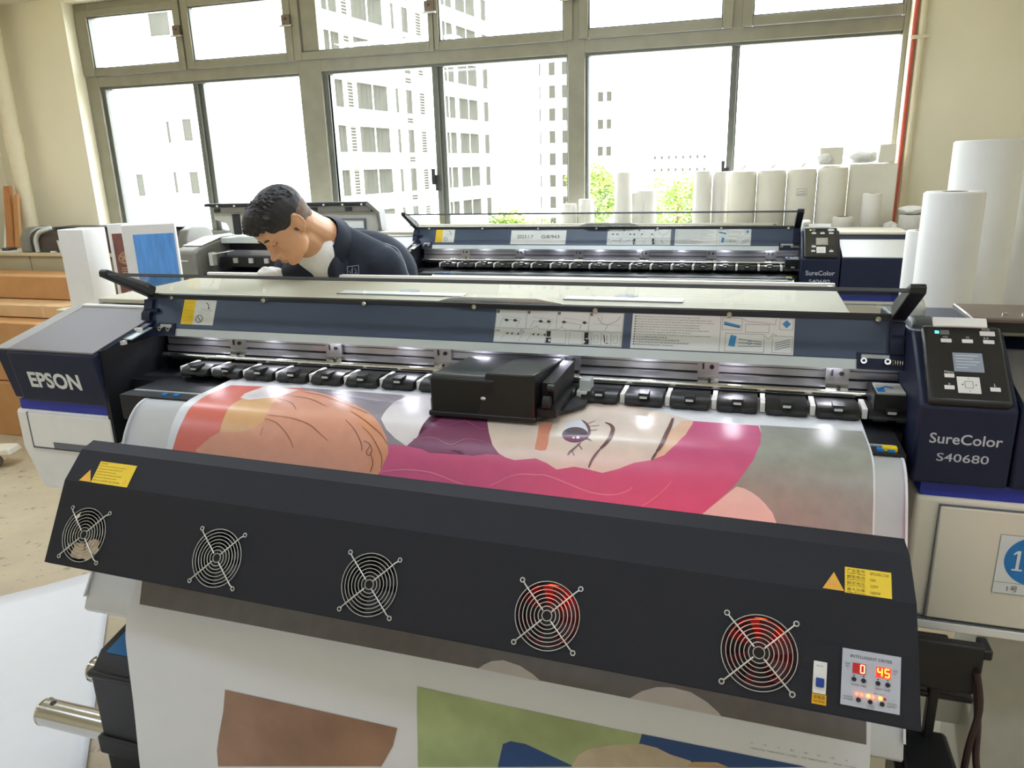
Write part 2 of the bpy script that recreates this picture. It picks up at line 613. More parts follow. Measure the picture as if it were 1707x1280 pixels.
# red and white pipes beside the window, conduit in the far left corner
pr = thing('riser_pipe', 'thin red pipe with a white lower neighbour clipped beside the right window edge', 'pipe', (.735, 4.57, 0))
obj('red_pipe', MB().cyl((.733, 4.585, 1.20), (.733, 4.585, 2.81), .011, m='pipe_red', n=12), parent=pr)
obj('white_pipe', MB().cyl((.768, 4.58, 0.0), (.768, 4.58, 2.81), .018, m='pipe_white', n=12), parent=pr)
obj('clip', MB().box(.715, .80, 4.555, 4.6, 2.17, 2.185, 'pipe_white'), parent=pr)
pp = thing('drain_pipe', 'white round drain pipe with a coupling in the far left corner', 'pipe', (-5.25, 4.48, 0))
obj('pipe', MB().cyl((-5.25, 4.48, 0), (-5.25, 4.48, 2.81), .055, m='pipe_white', n=20), parent=pp)
obj('coupling', MB().cyl((-5.25, 4.48, 1.80), (-5.25, 4.48, 1.93), .062, m='pipe_white', n=20), parent=pp)

# ceiling lamp housings (out of frame, they hold the area lamps)
for i, (lx, ly) in enumerate(LAMPS):
    lab = 'white fluorescent ceiling fitting over the printers, row %s' % ('near window', 'mid room', 'behind camera')[0 if ly > 2 else (1 if ly > 0 else 2)]
    lp = thing('ceiling_lamp', lab + (' on the left', ' in the middle', ' on the right')[0 if lx < -2 else (1 if lx < 0 else 2)], 'lamp', (lx, ly, ZC), group='fluorescent ceiling fittings')
    hb = MB()
    hb.prism([(ly - .05, ZC), (ly - .12, ZC - .055), (ly - .115, ZC - .055), (ly, ZC - .03), (ly + .115, ZC - .055), (ly + .12, ZC - .055), (ly + .05, ZC)], lx - .62, lx + .62, 'body_white')
    obj('housing', hb, parent=lp)

# ------------------------------------------------------------------ outside
struct(obj('outside_ground', MB().box(-300, 300, 6, 900, -32.5, -32, 'ground_out'), base=(0, 6, -32)), )  # ground plane outside, far below the windows
def bwin(parent, O, ex, x0, x1, z0, z1, kind, proto={}):
    """window on a facade: dark glazing set in a proud frame, ex along facade; outward normal n = ex x up"""
    ex = Vector(ex).normalized()
    n = ex.cross(Vector((0, 0, 1)))
    key = (round(x1 - x0, 2), round(z1 - z0, 2), kind, parent.name)
    w, h = x1 - x0, z1 - z0
    loc = Vector(O) + ex * x0 + Vector((0, 0, z0))
    rel = loc - Vector(BASE[parent.name])
    if key in proto:
        f = proto[key].copy()
        COL.objects.link(f)
        f.parent = parent
        f.location = rel
        g = proto[key].children[0].copy()
        COL.objects.link(g)
        g.parent = f
        return
    def bx(mb, a0, a1, b0, b1, d0, d1, m):
        mb.hexa([tuple(ex * a + n * d + Vector((0, 0, b))) for (a, d, b) in ((a0, d1, b0), (a1, d1, b0), (a1, d0, b0), (a0, d0, b0), (a0, d1, b1), (a1, d1, b1), (a1, d0, b1), (a0, d0, b1))], m)
    g, f = MB(), MB()
    t = .06
    for a in ((0, t), (w - t, w)) + (((w / 2 - t / 2, w / 2 + t / 2),) if w > 1.2 else ()):
        bx(f, a[0], a[1], 0, h, -.05, .08, 'bldg_frame')
    for b in ((0, t), (h - t, h)):
        bx(f, t, w - t, b[0], b[1], -.05, .08, 'bldg_frame')
    if kind == 'louvre':
        k = int(h / .17)
        for q in range(k):
            bx(f, t, w - t, t + q * .17, t + q * .17 + .07, -.02, .07, 'bldg_louvre')
    bx(g, t, w - t, t, h - t, -.04, .02, 'bldg_glass')
    # link by hand: vertices already relative to the window corner
    def mk(name, mb, par, loc):
        me = bpy.data.meshes.new(name)
        me.from_pydata(mb.v, [], mb.f)
        for q in mb.names:
            me.materials.append(MATS[q])
        me.polygons.foreach_set('material_index', mb.m)
        o = bpy.data.objects.new(name, me)
        COL.objects.link(o)
        o.parent = par
        o.location = loc
        return o
    fo = mk('shutter' if kind == 'louvre' else 'window', f, parent, rel)
    mk('pane', g, fo, (0, 0, 0))
    proto[key] = fo

# pale apartment block, facade facing right (+x) and running away from us
FA, FB = Vector((-22.77, 38.0, 0)), Vector((-20.58, 60.0, 0))
fu = (FB - FA).normalized()
fn = fu.cross(Vector((0, 0, 1)))
ap = thing('apartment_block', 'pale apartment block with glazed balconies seen through the middle panes', 'building', (-24, 45, -32))
def fa(t, d, z):
    return tuple(FA + fu * t + fn * d + Vector((0, 0, z)))
def fbox(mb, t0, t1, d0, d1, z0, z1, m):
    mb.hexa([fa(t0, d1, z0), fa(t1, d1, z0), fa(t1, d0, z0), fa(t0, d0, z0), fa(t0, d1, z1), fa(t1, d1, z1), fa(t1, d0, z1), fa(t0, d0, z1)], m)
mb = MB()
fbox(mb, -4.6, 22.6, -9, -.06, -32, 16, 'bldg_white')
obj('wall', mb, parent=ap)
PITCH = 2.44
tops = [13.92, 11.48, 9.04, 6.6, 4.16, 1.72, -.72, -3.16]
mb = MB()
for tz in tops:
    fbox(mb, .3, 7.7, -.06, .35, tz, tz + .82, 'bldg_white')
    fbox(mb, 14.0, 20.8, -.06, .35, tz, tz + .82, 'bldg_white')
    fbox(mb, -3.9, -2.3, -.06, .12, tz + .04, tz + .2, 'bldg_white')
obj('balcony_band', mb, parent=ap)
for tz in tops:
    for (a, b, k) in ((.75, 2.6, 'g'), (2.85, 3.55, 'louvre'), (3.8, 7.25, 'g'), (8.05, 8.6, 'g'), (9.35, 10.3, 'g'), (11.1, 11.95, 'louvre'), (14.3, 16.5, 'g'), (16.9, 20.3, 'g'), (21.2, 22.3, 'g')):
        bwin(ap, FA, fu, a, b, tz - 1.58, tz, k)
    bwin(ap, FA, fu, -3.85, -2.45, tz - 1.75, tz - .35, 'g')
    bwin(ap, FA, fu, 9.35, 10.3, tz - 2.2, tz - 1.65, 'louvre')
    bwin(ap, FA, fu, -3.85, -2.45, tz - 2.75, tz - 1.95, 'louvre')
# white building on the left, facing the camera
wbd = thing('white_building', 'plain white building with a few small windows behind the leftmost panes', 'building', (-23, 26, -32))
obj('wall', MB().box(-28, -19.95, 25.06, 33, -32, 14, 'bldg_white'), parent=wbd)
for (x0, x1, z0, z1) in ((-21.6, -21.3, 2.75, 3.65), (-20.85, -20.3, 2.8, 3.7), (-21.6, -21.3, .9, 1.8), (-20.85, -20.3, .85, 1.78), (-23.4, -22.9, .8, 1.75), (-21.7, -20.65, 6.5, 7.4), (-24.2, -23.9, 6.4, 7.3), (-24.2, -23.9, 2.0, 2.9)):
    bwin(wbd, (0, 25, 0), (1, 0, 0), x0, x1, z0, z1, 'g')
# slim towers
def tower(name, label, x0, x1, y, z1, cols, pitch, h, zs):
    tw = thing(name, label, 'building', ((x0 + x1) / 2, y + 3, -32))
    obj('wall', MB().box(x0, x1, y + .06, y + 9, -32, z1, 'bldg_white'), parent=tw)
    z = zs
    while z > -5.5:
        for (a, b) in cols:
            bwin(tw, (0, y, 0), (1, 0, 0), a, b, z - h, z, 'g')
        z -= pitch
    return tw
tower('slim_tower', 'slim pale tower with one column of square windows left of the centre post', -20.3, -15.2, 70, 16.5, ((-19.05, -18.8), (-18.15, -17.45), (-16.95, -16.2)), 1.93, 1.2, 12.4)
tower('distant_tower', 'hazy white tower with a balcony column right of the centre post', -15.1, -12.9, 76, 9.6, ((-14.85, -14.2), (-14.0, -13.4)), 2.5, 1.0, 8.3)
ct = thing('distant_block', 'very far long white block with two rows of dots above the trees', 'building', (-18, 200, -32))
obj('wall', MB().box(-36, -2, 200.1, 212, -32, 4.2, 'bldg_white'), parent=ct)
for zr in (3.2, .2):
    for k in range(8):
        bwin(ct, (0, 200, 0), (1, 0, 0), -24.6 + k * 1.75, -23.9 + k * 1.75, zr - .9, zr, 'g')
ln = thing('low_annex', 'low pale annex with a glazed front below the apartment block', 'building', (-17, 31, -32))
obj('wall', MB().box(-19.5, -12.5, 30.06, 36, -32, -.6, 'bldg_white'), parent=ln)
for k in range(4):
    bwin(ln, (0, 30, 0), (1, 0, 0), -19.2 + k * 1.65, -17.8 + k * 1.65, -2.6, -1.0, 'g')

def tree(label, x, y, top, rad, n):
    t = thing('tree', label, 'tree', (x, y, -32), group='trees outside the window')
    tr = MB().tube([(x, y, -32), (x + .2, y, -18), (x, y, top - 2)], [.5, .4, .15], 8, 'trunk')
    obj('trunk', tr, parent=t)
    lf = MB()
    rnd = random.Random(int(x * 10))
    for k in range(n):
        u = rnd.uniform(-1, 1); a = rnd.uniform(0, 6.283); rr = rad * (rnd.uniform(.25, 1) ** .5)
        s = math.sqrt(1 - u * u)
        lump = 1 + .22 * math.sin(3 * a + x) * math.cos(4 * u)
        c = Vector((x + rr * s * math.cos(a) * lump, y + rr * s * math.sin(a) * lump, top - rad * .95 + rr * u * lump * .95))
        d = Vector((rnd.gauss(0, 1), rnd.gauss(0, 1), rnd.gauss(0, 1))).normalized()
        e1, e2 = lf.frame((0, 0, 0), tuple(d))
        q = rnd.uniform(.10, .22)
        lf.add([c + e1 * q, c + e2 * q * .6, c - e1 * q, c - e2 * q * .6], [(0, 1, 2, 3)], 'leaf')
    f = obj('foliage', lf, parent=t, smooth=0)
    f['kind'] = 'stuff'
tree('pale green tree just right of the centre window post', -11.6, 58, 1.5, 2.3, 2600)
tree('broad green tree between the two groups of sill rolls', -5.2, 58, .6, 2.9, 3200)
tree('low tree top above the rear printer lid left of the centre post', -17.6, 55, -1.6, 1.9, 1800)
tree('sunlit tree farther down beside the centre window post', -13.4, 50, -1.9, 2.0, 1800)
CUR = [(1.72, 1.08), (1.61, 1.0765), (1.53, 1.0735), (1.475, 1.072), (1.44, 1.069), (1.411, 1.0605), (1.386, 1.041), (1.363, 1.012), (1.345, 0.98), (1.325, 0.945), (1.3, 0.898), (1.25, 0.81), (1.19, 0.712), (1.155, 0.66), (1.137, 0.61), (1.13, 0.55), (1.121, 0.425), (1.106, 0.27), (1.1, 0.15)]
POLYS = [  # print outlines and strokes traced from image pixels, projected onto the paper curve
  ('red',[(-1.2625,0.1579),(-1.0426,0.1414),(-0.6861,0.2576),(-0.6375,0.4296),(-0.7214,0.4312),(-0.7737,0.4597),(-1.0477,0.4571),(-1.2855,0.4548),(-1.2796,0.4248),(-1.2768,0.4158),(-1.2729,0.3803),(-1.2684,0.338),(-1.268,0.2883),(-1.2724,0.2278)]),
  ('graylav',[(-1.0694,0.1406),(-0.7008,0.1432),(-0.6423,0.2822),(-0.6595,0.3802),(-0.7291,0.3864),(-1.015,0.1727)]),
  ('hair',[(-1.0672,0.2561),(-1.0832,0.2098),(-1.0632,0.1586),(-1.0205,0.1603),(-0.9373,0.1889),(-0.8656,0.2293),(-0.8055,0.2714),(-0.7584,0.3134),(-0.7325,0.3442),(-0.7202,0.3767),(-0.7217,0.4047),(-0.7354,0.4258),(-0.7737,0.4597),(-1.1784,0.4558),(-1.212,0.4147),(-1.1791,0.3816),(-1.1571,0.3674),(-1.1041,0.3631),(-1.0688,0.3503),(-1.0513,0.3324),(-1.0523,0.3017),(-1.067,0.256)]),
  ('hairlight',[(-0.8975,0.2155),(-0.8392,0.2518),(-0.791,0.2912),(-0.7547,0.3233),(-0.7302,0.3527),(-0.7207,0.3848),(-0.7311,0.4135),(-0.7399,0.4254),(-0.7722,0.4173),(-0.7552,0.3878),(-0.767,0.3558),(-0.8044,0.3229)]),
  ('tan',[(-1.1628,0.2484),(-1.1661,0.2834),(-1.1608,0.324),(-1.1571,0.3674),(-1.1041,0.3631),(-1.0688,0.3503),(-1.0513,0.3324),(-1.0523,0.3017),(-1.067,0.256),(-1.0775,0.2174),(-1.1228,0.2121)]),
  ('hand',[(-1.1722,0.2435),(-1.1831,0.2096),(-1.1783,0.1865),(-1.1678,0.155),(-1.1552,0.1496),(-1.062,0.1568),(-1.0768,0.2028),(-1.0792,0.2149),(-1.1005,0.2293),(-1.1425,0.2511)]),
  ('white2',[(-0.7647,0.2948),(-0.7733,0.2499),(-0.7805,0.1889),(-0.7674,0.1582),(-0.7024,0.1286),(-0.6343,0.2915),(-0.6414,0.3054),(-0.6605,0.3359),(-0.6811,0.3602),(-0.7122,0.3446),(-0.7394,0.3253)]),
  ('magenta',[(-0.6811,0.3602),(-0.6959,0.3595),(-0.7231,0.3595),(-0.7203,0.3813),(-0.7337,0.4246),(-0.7377,0.46),(-0.3705,0.4635),(-0.0495,0.4665),(-0.0494,0.4328),(-0.0236,0.4044),(-0.0011,0.3789),(0.0147,0.3534),(0.0305,0.3243),(0.0417,0.2788),(0.0436,0.2218),(0.0383,0.1795),(-0.0933,0.1791),(-0.1655,0.1506),(-0.415,0.2016),(-0.6322,0.247),(-0.6414,0.3054),(-0.6605,0.3359)]),
  ('darkpurple',[(-0.6811,0.3602),(-0.6605,0.3359),(-0.6414,0.3054),(-0.625,0.2627),(-0.6511,0.1247),(-0.5601,0.1244),(-0.4996,0.321),(-0.4863,0.345),(-0.4697,0.361),(-0.4985,0.3616),(-0.5283,0.3689),(-0.5443,0.3676),(-0.5618,0.3588),(-0.5892,0.3612),(-0.6076,0.3695),(-0.6235,0.3709),(-0.6454,0.3638)]),
  ('face',[(-0.5742,0.1096),(-0.52,0.2742),(-0.504,0.312),(-0.489,0.3412),(-0.4723,0.3574),(-0.4556,0.3654),(-0.436,0.3692),(-0.3922,0.3615),(-0.3689,0.3686),(-0.3453,0.3803),(-0.3103,0.3712),(-0.2849,0.3735),(-0.2525,0.3786),(-0.2222,0.3676),(-0.1927,0.3522),(-0.166,0.3452),(-0.1856,0.3495),(-0.1603,0.3439),(-0.1359,0.3305),(-0.1168,0.3023),(-0.102,0.2626),(-0.0925,0.1902),(-0.0927,0.1767),(-0.3799,0.0256)]),
  ('peach',[(-0.0933,0.1791),(-0.0928,0.196),(-0.102,0.2626),(-0.1168,0.3023),(-0.1359,0.3305),(-0.1603,0.3439),(-0.149,0.3115),(-0.1394,0.2651),(-0.1248,0.22),(-0.1165,0.1839)]),
  ('blush',[(-0.4073,0.2613),(-0.3946,0.2507),(-0.3781,0.2515),(-0.3767,0.2754),(-0.3751,0.2968),(-0.3716,0.3262),(-0.3732,0.3418),(-0.3839,0.3443),(-0.3973,0.3424),(-0.3982,0.3108)]),
  ('eyewhite',[(-0.3502,0.2828),(-0.3525,0.2574),(-0.3442,0.2352),(-0.3238,0.2232),(-0.3073,0.2381),(-0.2959,0.2699),(-0.295,0.2888),(-0.3095,0.2724),(-0.3356,0.2727)]),
  ('iris',[(-0.2943,0.294),(-0.2939,0.3007),(-0.2954,0.3066),(-0.2988,0.3115),(-0.3037,0.3152),(-0.3097,0.3178),(-0.3165,0.3191),(-0.3235,0.3192),(-0.3303,0.3179),(-0.3364,0.3154),(-0.3415,0.3118),(-0.3453,0.3069),(-0.3475,0.3011),(-0.3481,0.2943),(-0.347,0.2871),(-0.3442,0.2801),(-0.3399,0.274),(-0.3342,0.2694),(-0.3276,0.2668),(-0.3204,0.2668),(-0.3131,0.2693),(-0.3064,0.2739),(-0.3008,0.28),(-0.2967,0.2868)]),
  ('irisdark',[(-0.3482,0.3012),(-0.3489,0.2941),(-0.3478,0.2865),(-0.345,0.2791),(-0.3405,0.2727),(-0.3348,0.2677),(-0.3279,0.2651),(-0.3205,0.2651),(-0.3131,0.2678),(-0.3062,0.2728),(-0.3003,0.2791),(-0.2961,0.2864),(-0.2936,0.2939),(-0.3076,0.2814),(-0.3252,0.2773),(-0.34,0.2864)]),
  ('dot',[(-0.3194,0.306),(-0.3196,0.3078),(-0.3208,0.3091),(-0.3226,0.3093),(-0.3242,0.3084),(-0.3252,0.3066),(-0.325,0.3048),(-0.3238,0.3035),(-0.322,0.3033),(-0.3203,0.3042)]),
  ('dot',[(-0.3094,0.3043),(-0.3097,0.3068),(-0.3114,0.3085),(-0.3138,0.3088),(-0.3161,0.3075),(-0.3173,0.3052),(-0.3171,0.3027),(-0.3155,0.3007),(-0.313,0.3004),(-0.3107,0.3018)]),
  ('graygreen',[(0.0409,0.1768),(0.2358,0.1699),(0.2368,0.2106),(0.2365,0.282),(0.237,0.3148),(0.2371,0.3459),(0.237,0.381),(0.2368,0.4447),(0.2141,0.469),(-0.044,0.4665),(-0.0494,0.4328),(-0.0236,0.4044),(-0.0011,0.3789),(0.0147,0.3534),(0.0305,0.3243),(0.0417,0.2788),(0.0436,0.2218)]),
  ('cream',[(0.0025,0.3803),(0.0162,0.3825),(0.0301,0.3883),(0.0441,0.3974),(0.0546,0.4069),(0.0617,0.4148),(0.0687,0.4228),(0.0761,0.4393),(0.0834,0.4677),(-0.0223,0.4668),(-0.056,0.4381),(-0.0365,0.4182),(-0.0203,0.4023)]),
  ('taupe',[(-1.28,0.7145),(-1.2672,0.7725),(-0.9548,0.7747),(-0.4549,0.7794),(0.2338,0.7893),(0.2334,0.7465)]),
  ('bump',[(-0.4542,0.7793),(-0.4429,0.7698),(-0.4295,0.762),(-0.4075,0.7568),(-0.3727,0.7615),(-0.3451,0.7723),(-0.3272,0.7828)]),
  ('bump',[(-0.1608,0.7838),(-0.1402,0.7681),(-0.1142,0.7567),(-0.0878,0.753),(-0.0546,0.7553),(-0.0244,0.7675),(-0.0042,0.781),(0.0009,0.7866)]),
  ('brown',[(-1.0348,0.93),(-1.0453,0.9856),(-1.0637,1.0523),(-1.0714,1.0885),(-1.0716,1.1293),(-0.6628,1.0337),(-0.6348,0.9794),(-0.6226,0.9349),(-0.9517,0.9308)]),
  ('green',[(-0.5769,0.8345),(-0.58,1.0155),(-0.0478,0.8883),(-0.1347,0.8435),(-0.4212,0.8382)]),
  ('blue',[(-0.1347,0.8423),(-0.1392,0.8631),(-0.1002,0.9008),(0.1442,0.8441),(0.0616,0.8436)]),
  ('blue',[(-0.402,0.938),(-0.3981,0.9205),(-0.3829,0.9109),(-0.3529,0.9102),(-0.3085,0.9224),(-0.2575,0.9369),(-0.4093,0.9747)]),
  ('beige',[(-0.2629,0.939),(-0.2507,0.9111),(-0.2297,0.8923),(-0.1847,0.8743),(-0.1339,0.8611),(-0.107,0.8627),(-0.0834,0.8705),(-0.0471,0.8754),(-0.0401,0.8859)]),
  ('sand',[(-0.0514,0.889),(-0.05,0.8818),(-0.0406,0.8758),(-0.0023,0.868),(0.017,0.8724)]),
]
LINES = [
  ('hairline',0.0022,[(-1.0736,0.2309),(-1.0265,0.2483),(-0.9882,0.2854)]),
  ('hairline',0.0022,[(-1.0768,0.2028),(-0.9971,0.2151),(-0.9287,0.2545)]),
  ('hairline',0.0022,[(-1.0453,0.1708),(-0.9725,0.189),(-0.8873,0.2337),(-0.8076,0.2765)]),
  ('hairline',0.0022,[(-1.0498,0.3248),(-1.0172,0.3319),(-0.9853,0.3525),(-0.9648,0.3726),(-0.9537,0.3885)]),
  ('hairline',0.0022,[(-1.0455,0.3136),(-0.9854,0.3163),(-0.9317,0.3294),(-0.8963,0.3495),(-0.871,0.3647)]),
  ('hairline',0.0022,[(-1.0463,0.3663),(-1.0458,0.3461)]),
  ('hairline',0.0022,[(-0.8472,0.3083),(-0.8142,0.3334),(-0.7899,0.362),(-0.7834,0.3801)]),
  ('hairline',0.0022,[(-0.7969,0.3247),(-0.7705,0.3432),(-0.7456,0.3707),(-0.7322,0.3938),(-0.7311,0.4135)]),
  ('hairline',0.0022,[(-0.8509,0.2739),(-0.7909,0.3113),(-0.7502,0.3369),(-0.726,0.3607)]),
  ('hairline',0.0022,[(-0.7633,0.3804),(-0.7525,0.4035),(-0.7555,0.4237)]),
  ('hairline',0.0022,[(-0.7844,0.3573),(-0.7697,0.3624),(-0.7599,0.376),(-0.7639,0.3886),(-0.772,0.3812),(-0.7649,0.3641)]),
  ('slit',0.0022,[(-1.1571,0.2308),(-1.1389,0.189)]),
  ('slit',0.0022,[(-1.1397,0.233),(-1.1242,0.1949)]),
  ('slit',0.0022,[(-1.1186,0.2258),(-1.1065,0.2015)]),
  ('streak',0.0018,[(-1.0175,0.1546),(-0.8749,0.1862),(-0.7681,0.2262)]),
  ('streak',0.0018,[(-0.9901,0.1549),(-0.8503,0.1902),(-0.7654,0.2126)]),
  ('streak',0.0018,[(-0.9629,0.1553),(-0.826,0.1942),(-0.7627,0.1989)]),
  ('streak',0.0018,[(-0.9359,0.1556),(-0.8019,0.1982),(-0.7598,0.1853)]),
  ('streak',0.0018,[(-0.9092,0.156),(-0.7782,0.2021),(-0.7567,0.1717)]),
  ('streak',0.0018,[(-0.8827,0.1563),(-0.7547,0.206),(-0.7536,0.158)]),
  ('streak',0.0018,[(-0.8564,0.1566),(-0.7315,0.2099),(-0.7505,0.1441)]),
  ('wave',0.003,[(-0.734,0.4227),(-0.706,0.4159),(-0.6778,0.4118),(-0.6453,0.4103),(-0.6167,0.4117),(-0.5962,0.4154),(-0.5754,0.4208),(-0.557,0.4256),(-0.5388,0.429)]),
  ('wave',0.003,[(-0.4813,0.4263),(-0.4636,0.4166),(-0.4425,0.4045),(-0.4244,0.3981),(-0.4061,0.3956),(-0.3876,0.395),(-0.3693,0.3939),(-0.3431,0.3993),(-0.3133,0.408),(-0.2912,0.4145),(-0.2695,0.4193),(-0.2483,0.4206),(-0.231,0.4196),(-0.2175,0.4168),(-0.2042,0.411),(-0.1961,0.4058),(-0.1914,0.4005)]),
  ('wave',0.002,[(-0.1702,0.4359),(-0.1464,0.417),(-0.1298,0.3989),(-0.1168,0.3811)]),
  ('wave',0.0015,[(-0.0595,0.4385),(-0.0536,0.4332)]),
  ('wave2',0.002,[(-0.6358,0.2932),(-0.6155,0.2974),(-0.5957,0.2955),(-0.5849,0.2859),(-0.5739,0.277),(-0.5597,0.2822),(-0.5387,0.296),(-0.5247,0.3024),(-0.5113,0.3007)]),
  ('wave2',0.002,[(-0.6707,0.3439),(-0.6513,0.3393),(-0.6318,0.3354),(-0.6148,0.3381),(-0.5969,0.3448),(-0.58,0.3486),(-0.5655,0.342),(-0.5553,0.3349),(-0.5441,0.3318),(-0.5199,0.3338),(-0.4935,0.3384)]),
  ('lash',0.006,[(-0.319,0.2277),(-0.3077,0.2454),(-0.2982,0.2677),(-0.2936,0.2886),(-0.2966,0.3085)]),
  ('lash',0.003,[(-0.3077,0.2454),(-0.2938,0.2244)]),
  ('lash',0.003,[(-0.3004,0.2569),(-0.2801,0.2479)]),
  ('lash',0.003,[(-0.2958,0.2756),(-0.2793,0.2712)]),
  ('lash',0.003,[(-0.2955,0.3043),(-0.2844,0.3112)]),
  ('lash',0.003,[(-0.3168,0.2294),(-0.3231,0.223)]),
  ('lash2',0.004,[(-0.3046,0.3179),(-0.3144,0.3311),(-0.3235,0.3419),(-0.3268,0.3491)]),
  ('lash2',0.0035,[(-0.3106,0.3211),(-0.2994,0.3337)]),
  ('lash2',0.0035,[(-0.3206,0.3377),(-0.3134,0.3486)]),
  ('brow',0.0085,[(-0.2704,0.2282),(-0.2584,0.2383),(-0.2488,0.261),(-0.2483,0.2952),(-0.254,0.3144),(-0.2626,0.3282)]),
  ('brow',0.005,[(-0.262,0.3273),(-0.2711,0.3428),(-0.2771,0.3564),(-0.281,0.3706)]),
  ('brow',0.0085,[(-0.1353,0.1728),(-0.137,0.2339),(-0.143,0.2997),(-0.1513,0.3247)]),
  ('brow',0.005,[(-0.1507,0.3233),(-0.1556,0.3353),(-0.1595,0.3439)]),
]
# ------------------------------------------------------------------ media path
def catmull(P, n):
    out = []
    for i in range(len(P) - 1):
        p0, p1, p2, p3 = P[max(i - 1, 0)], P[i], P[i + 1], P[min(i + 2, len(P) - 1)]
        for k in range(n):
            t = k / n
            out.append(tuple(.5 * (2 * b + (c - a) * t + (2 * a - 5 * b + 4 * c - d) * t * t + (3 * b - a - 3 * c + d) * t ** 3) for a, b, c, d in zip(p0, p1, p2, p3)))
    out.append(tuple(P[-1]))
    return out
CURVE = catmull(CUR, 4)
SARC = [0.0]
for a, b in zip(CURVE[:-1], CURVE[1:]):
    SARC.append(SARC[-1] + math.hypot(b[0] - a[0], b[1] - a[1]))
# ------------------------------------------------------------------ wide format printer (model space = world space of the front machine)
PB = (-.66, 1.6, 0.0)
LXI, LXO = -1.625, -1.985          # left block inner / outer side
RXI, RXM, RXO = .3225, .487, .80   # right block: inner side, seam, outer side
def printer(label, loc, rz, front):
    t = thing('wide_format_printer', label, 'printer', PB, group=None, rz=rz, loc=loc)
    SLOPE = [(1.49, 1.157), (1.77, 1.224)]
    # ---- left block
    prof = [(1.512, 1.004), (2.05, 1.004), (2.05, 1.222), (1.775, 1.222), (1.492, 1.153), (1.490, 1.146)]
    mb = MB()
    mb.prism(prof, LXO + .058, LXI, 'navy')
    mb.prism([(1.530, 1.004), (2.05, 1.004), (2.05, 1.221), (1.775, 1.221), (1.500, 1.153), (1.50, 1.14)], LXO + .006, LXO + .053, 'navy')
    obj('left_cover', mb, parent=t, bev=.006)
    mb = MB()
    mb.prism([(1.494, 1.1545), (1.60, 1.1805), (1.765, 1.2205), (1.765, 1.2235), (1.60, 1.1845), (1.496, 1.1585)], LXO + .062, LXI - .004, 'grey_top')
    mb.prism([(1.502, 1.153), (1.775, 1.221), (2.04, 1.221), (2.04, 1.2235), (1.775, 1.2235), (1.502, 1.1565)], LXO + .007, LXO + .0525, 'grey_pale')
    obj('left_top_panel', mb, parent=t)
    obj('cover_ridge', MB().box(LXO + .05, LXI - .06, 1.768, 1.79, 1.222, 1.231, 'body_white'), parent=t, bev=.003)
    # ---- right block
    mb = MB()
    mb.prism([(1.502, .995), (2.05, .995), (2.05, 1.24), (1.70, 1.255), (1.655, 1.262), (1.512, 1.158), (1.502, 1.15)], RXI, RXM - .002, 'navy')
    obj('control_block', mb, parent=t, bev=.006)
    mb = MB()
    mb.prism([(1.506, .995), (2.05, .995), (2.05, 1.232), (1.76, 1.232), (1.73, 1.21), (1.506, 1.155)], RXM + .002, RXO, 'navy')
    obj('ink_bay_cover', mb, parent=t, bev=.006)
    mb = MB()
    mb.prism([(1.508, 1.1565), (1.728, 1.2105), (1.728, 1.2145), (1.508, 1.1605)], RXM + .006, RXO - .005, 'ink_slope' if front else 'ink_slope_lit')
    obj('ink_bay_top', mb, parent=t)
    obj('ink_bay_ridge', MB().box(RXM + .002, RXO - .005, 1.765, 2.04, 1.2325, 1.245, 'body_cream'), parent=t, bev=.003)
    # ---- blue stripes and white lower bodies
    mb = MB()
    mb.box(LXO + .03, LXI - .006, 1.522, 2.04, .976, 1.004, 'blue_stripe')
    obj('blue_stripe', mb, parent=t)
    mb = MB()
    mb.box(RXI + .022, RXO - .01, 1.518, 2.04, .965, .995, 'blue_stripe')
    obj('blue_stripe', mb, parent=t)
    mb = MB()
    mb.prism([(1.515, .976), (1.515, .86), (1.55, .72), (1.60, .695), (2.05, .695), (2.05, .976)], LXO + .012, LXI, 'body_white')
    obj('left_body', mb, parent=t, bev=.012, seg=3)
    mb = MB()
    mb.box(LXO + .062, LXI - .004, 1.509, 1.52, .866, .970, 'body_white')
    obj('drawer_front', mb, parent=t, bev=.004)
    mb = MB()
    mb.box(LXO + .0600, LXO + .0615, 1.509, 1.516, .865, .970, 'ink_grey')
    mb.box(LXO + .0600, LXI - .004, 1.509, 1.516, .8635, .8650, 'ink_grey')
    obj('drawer_seam', mb, parent=t)
    mb = MB()
    mb.box(-1.845, -1.70, 1.5078, 1.5095, .868, .890, 'ink_grey')
    mb.box(-1.845, -1.70, 1.506, 1.512, .888, .893, 'body_white')
    obj('drawer_handle', mb, parent=t)
    mb = MB()
    mb.box(RXI + .015, RXO, 1.512, 2.05, .70, .965, 'body_cream')
    obj('right_body', mb, parent=t, bev=.010, seg=3)
    mb = MB()
    mb.box(.3793, .3808, 1.5055, 1.515, .703, .9515, 'ink_grey')
    mb.box(.3793, RXO, 1.5055, 1.515, .9503, .9518, 'ink_grey')
    mb.box(RXI + .016, RXO, 1.504, 1.516, .6992, .7008, 'ink_grey')
    obj('door_seam', mb, parent=t)
    obj('ink_door', MB().box(.381, RXO + .002, 1.505, 1.516, .704, .950, 'body_cream'), parent=t, bev=.004)
    obj('body_lip', MB().box(RXI + .012, RXO + .004, 1.503, 2.05, .679, .699, 'body_white'), parent=t, bev=.003)
    # ---- back housing, beam, inner walls
    mb = MB()
    mb.box(LXI, RXI, 1.80, 2.05, .80, 1.215, 'dark_interior')
    mb.box(LXI, RXI, 1.62, 1.80, .86, 1.045, 'dark_interior')
    mb.box(LXI - .01, LXI + .004, 1.512, 2.05, .90, 1.16, 'dark_interior')
    obj('chassis', mb, parent=t)
    mb = MB()
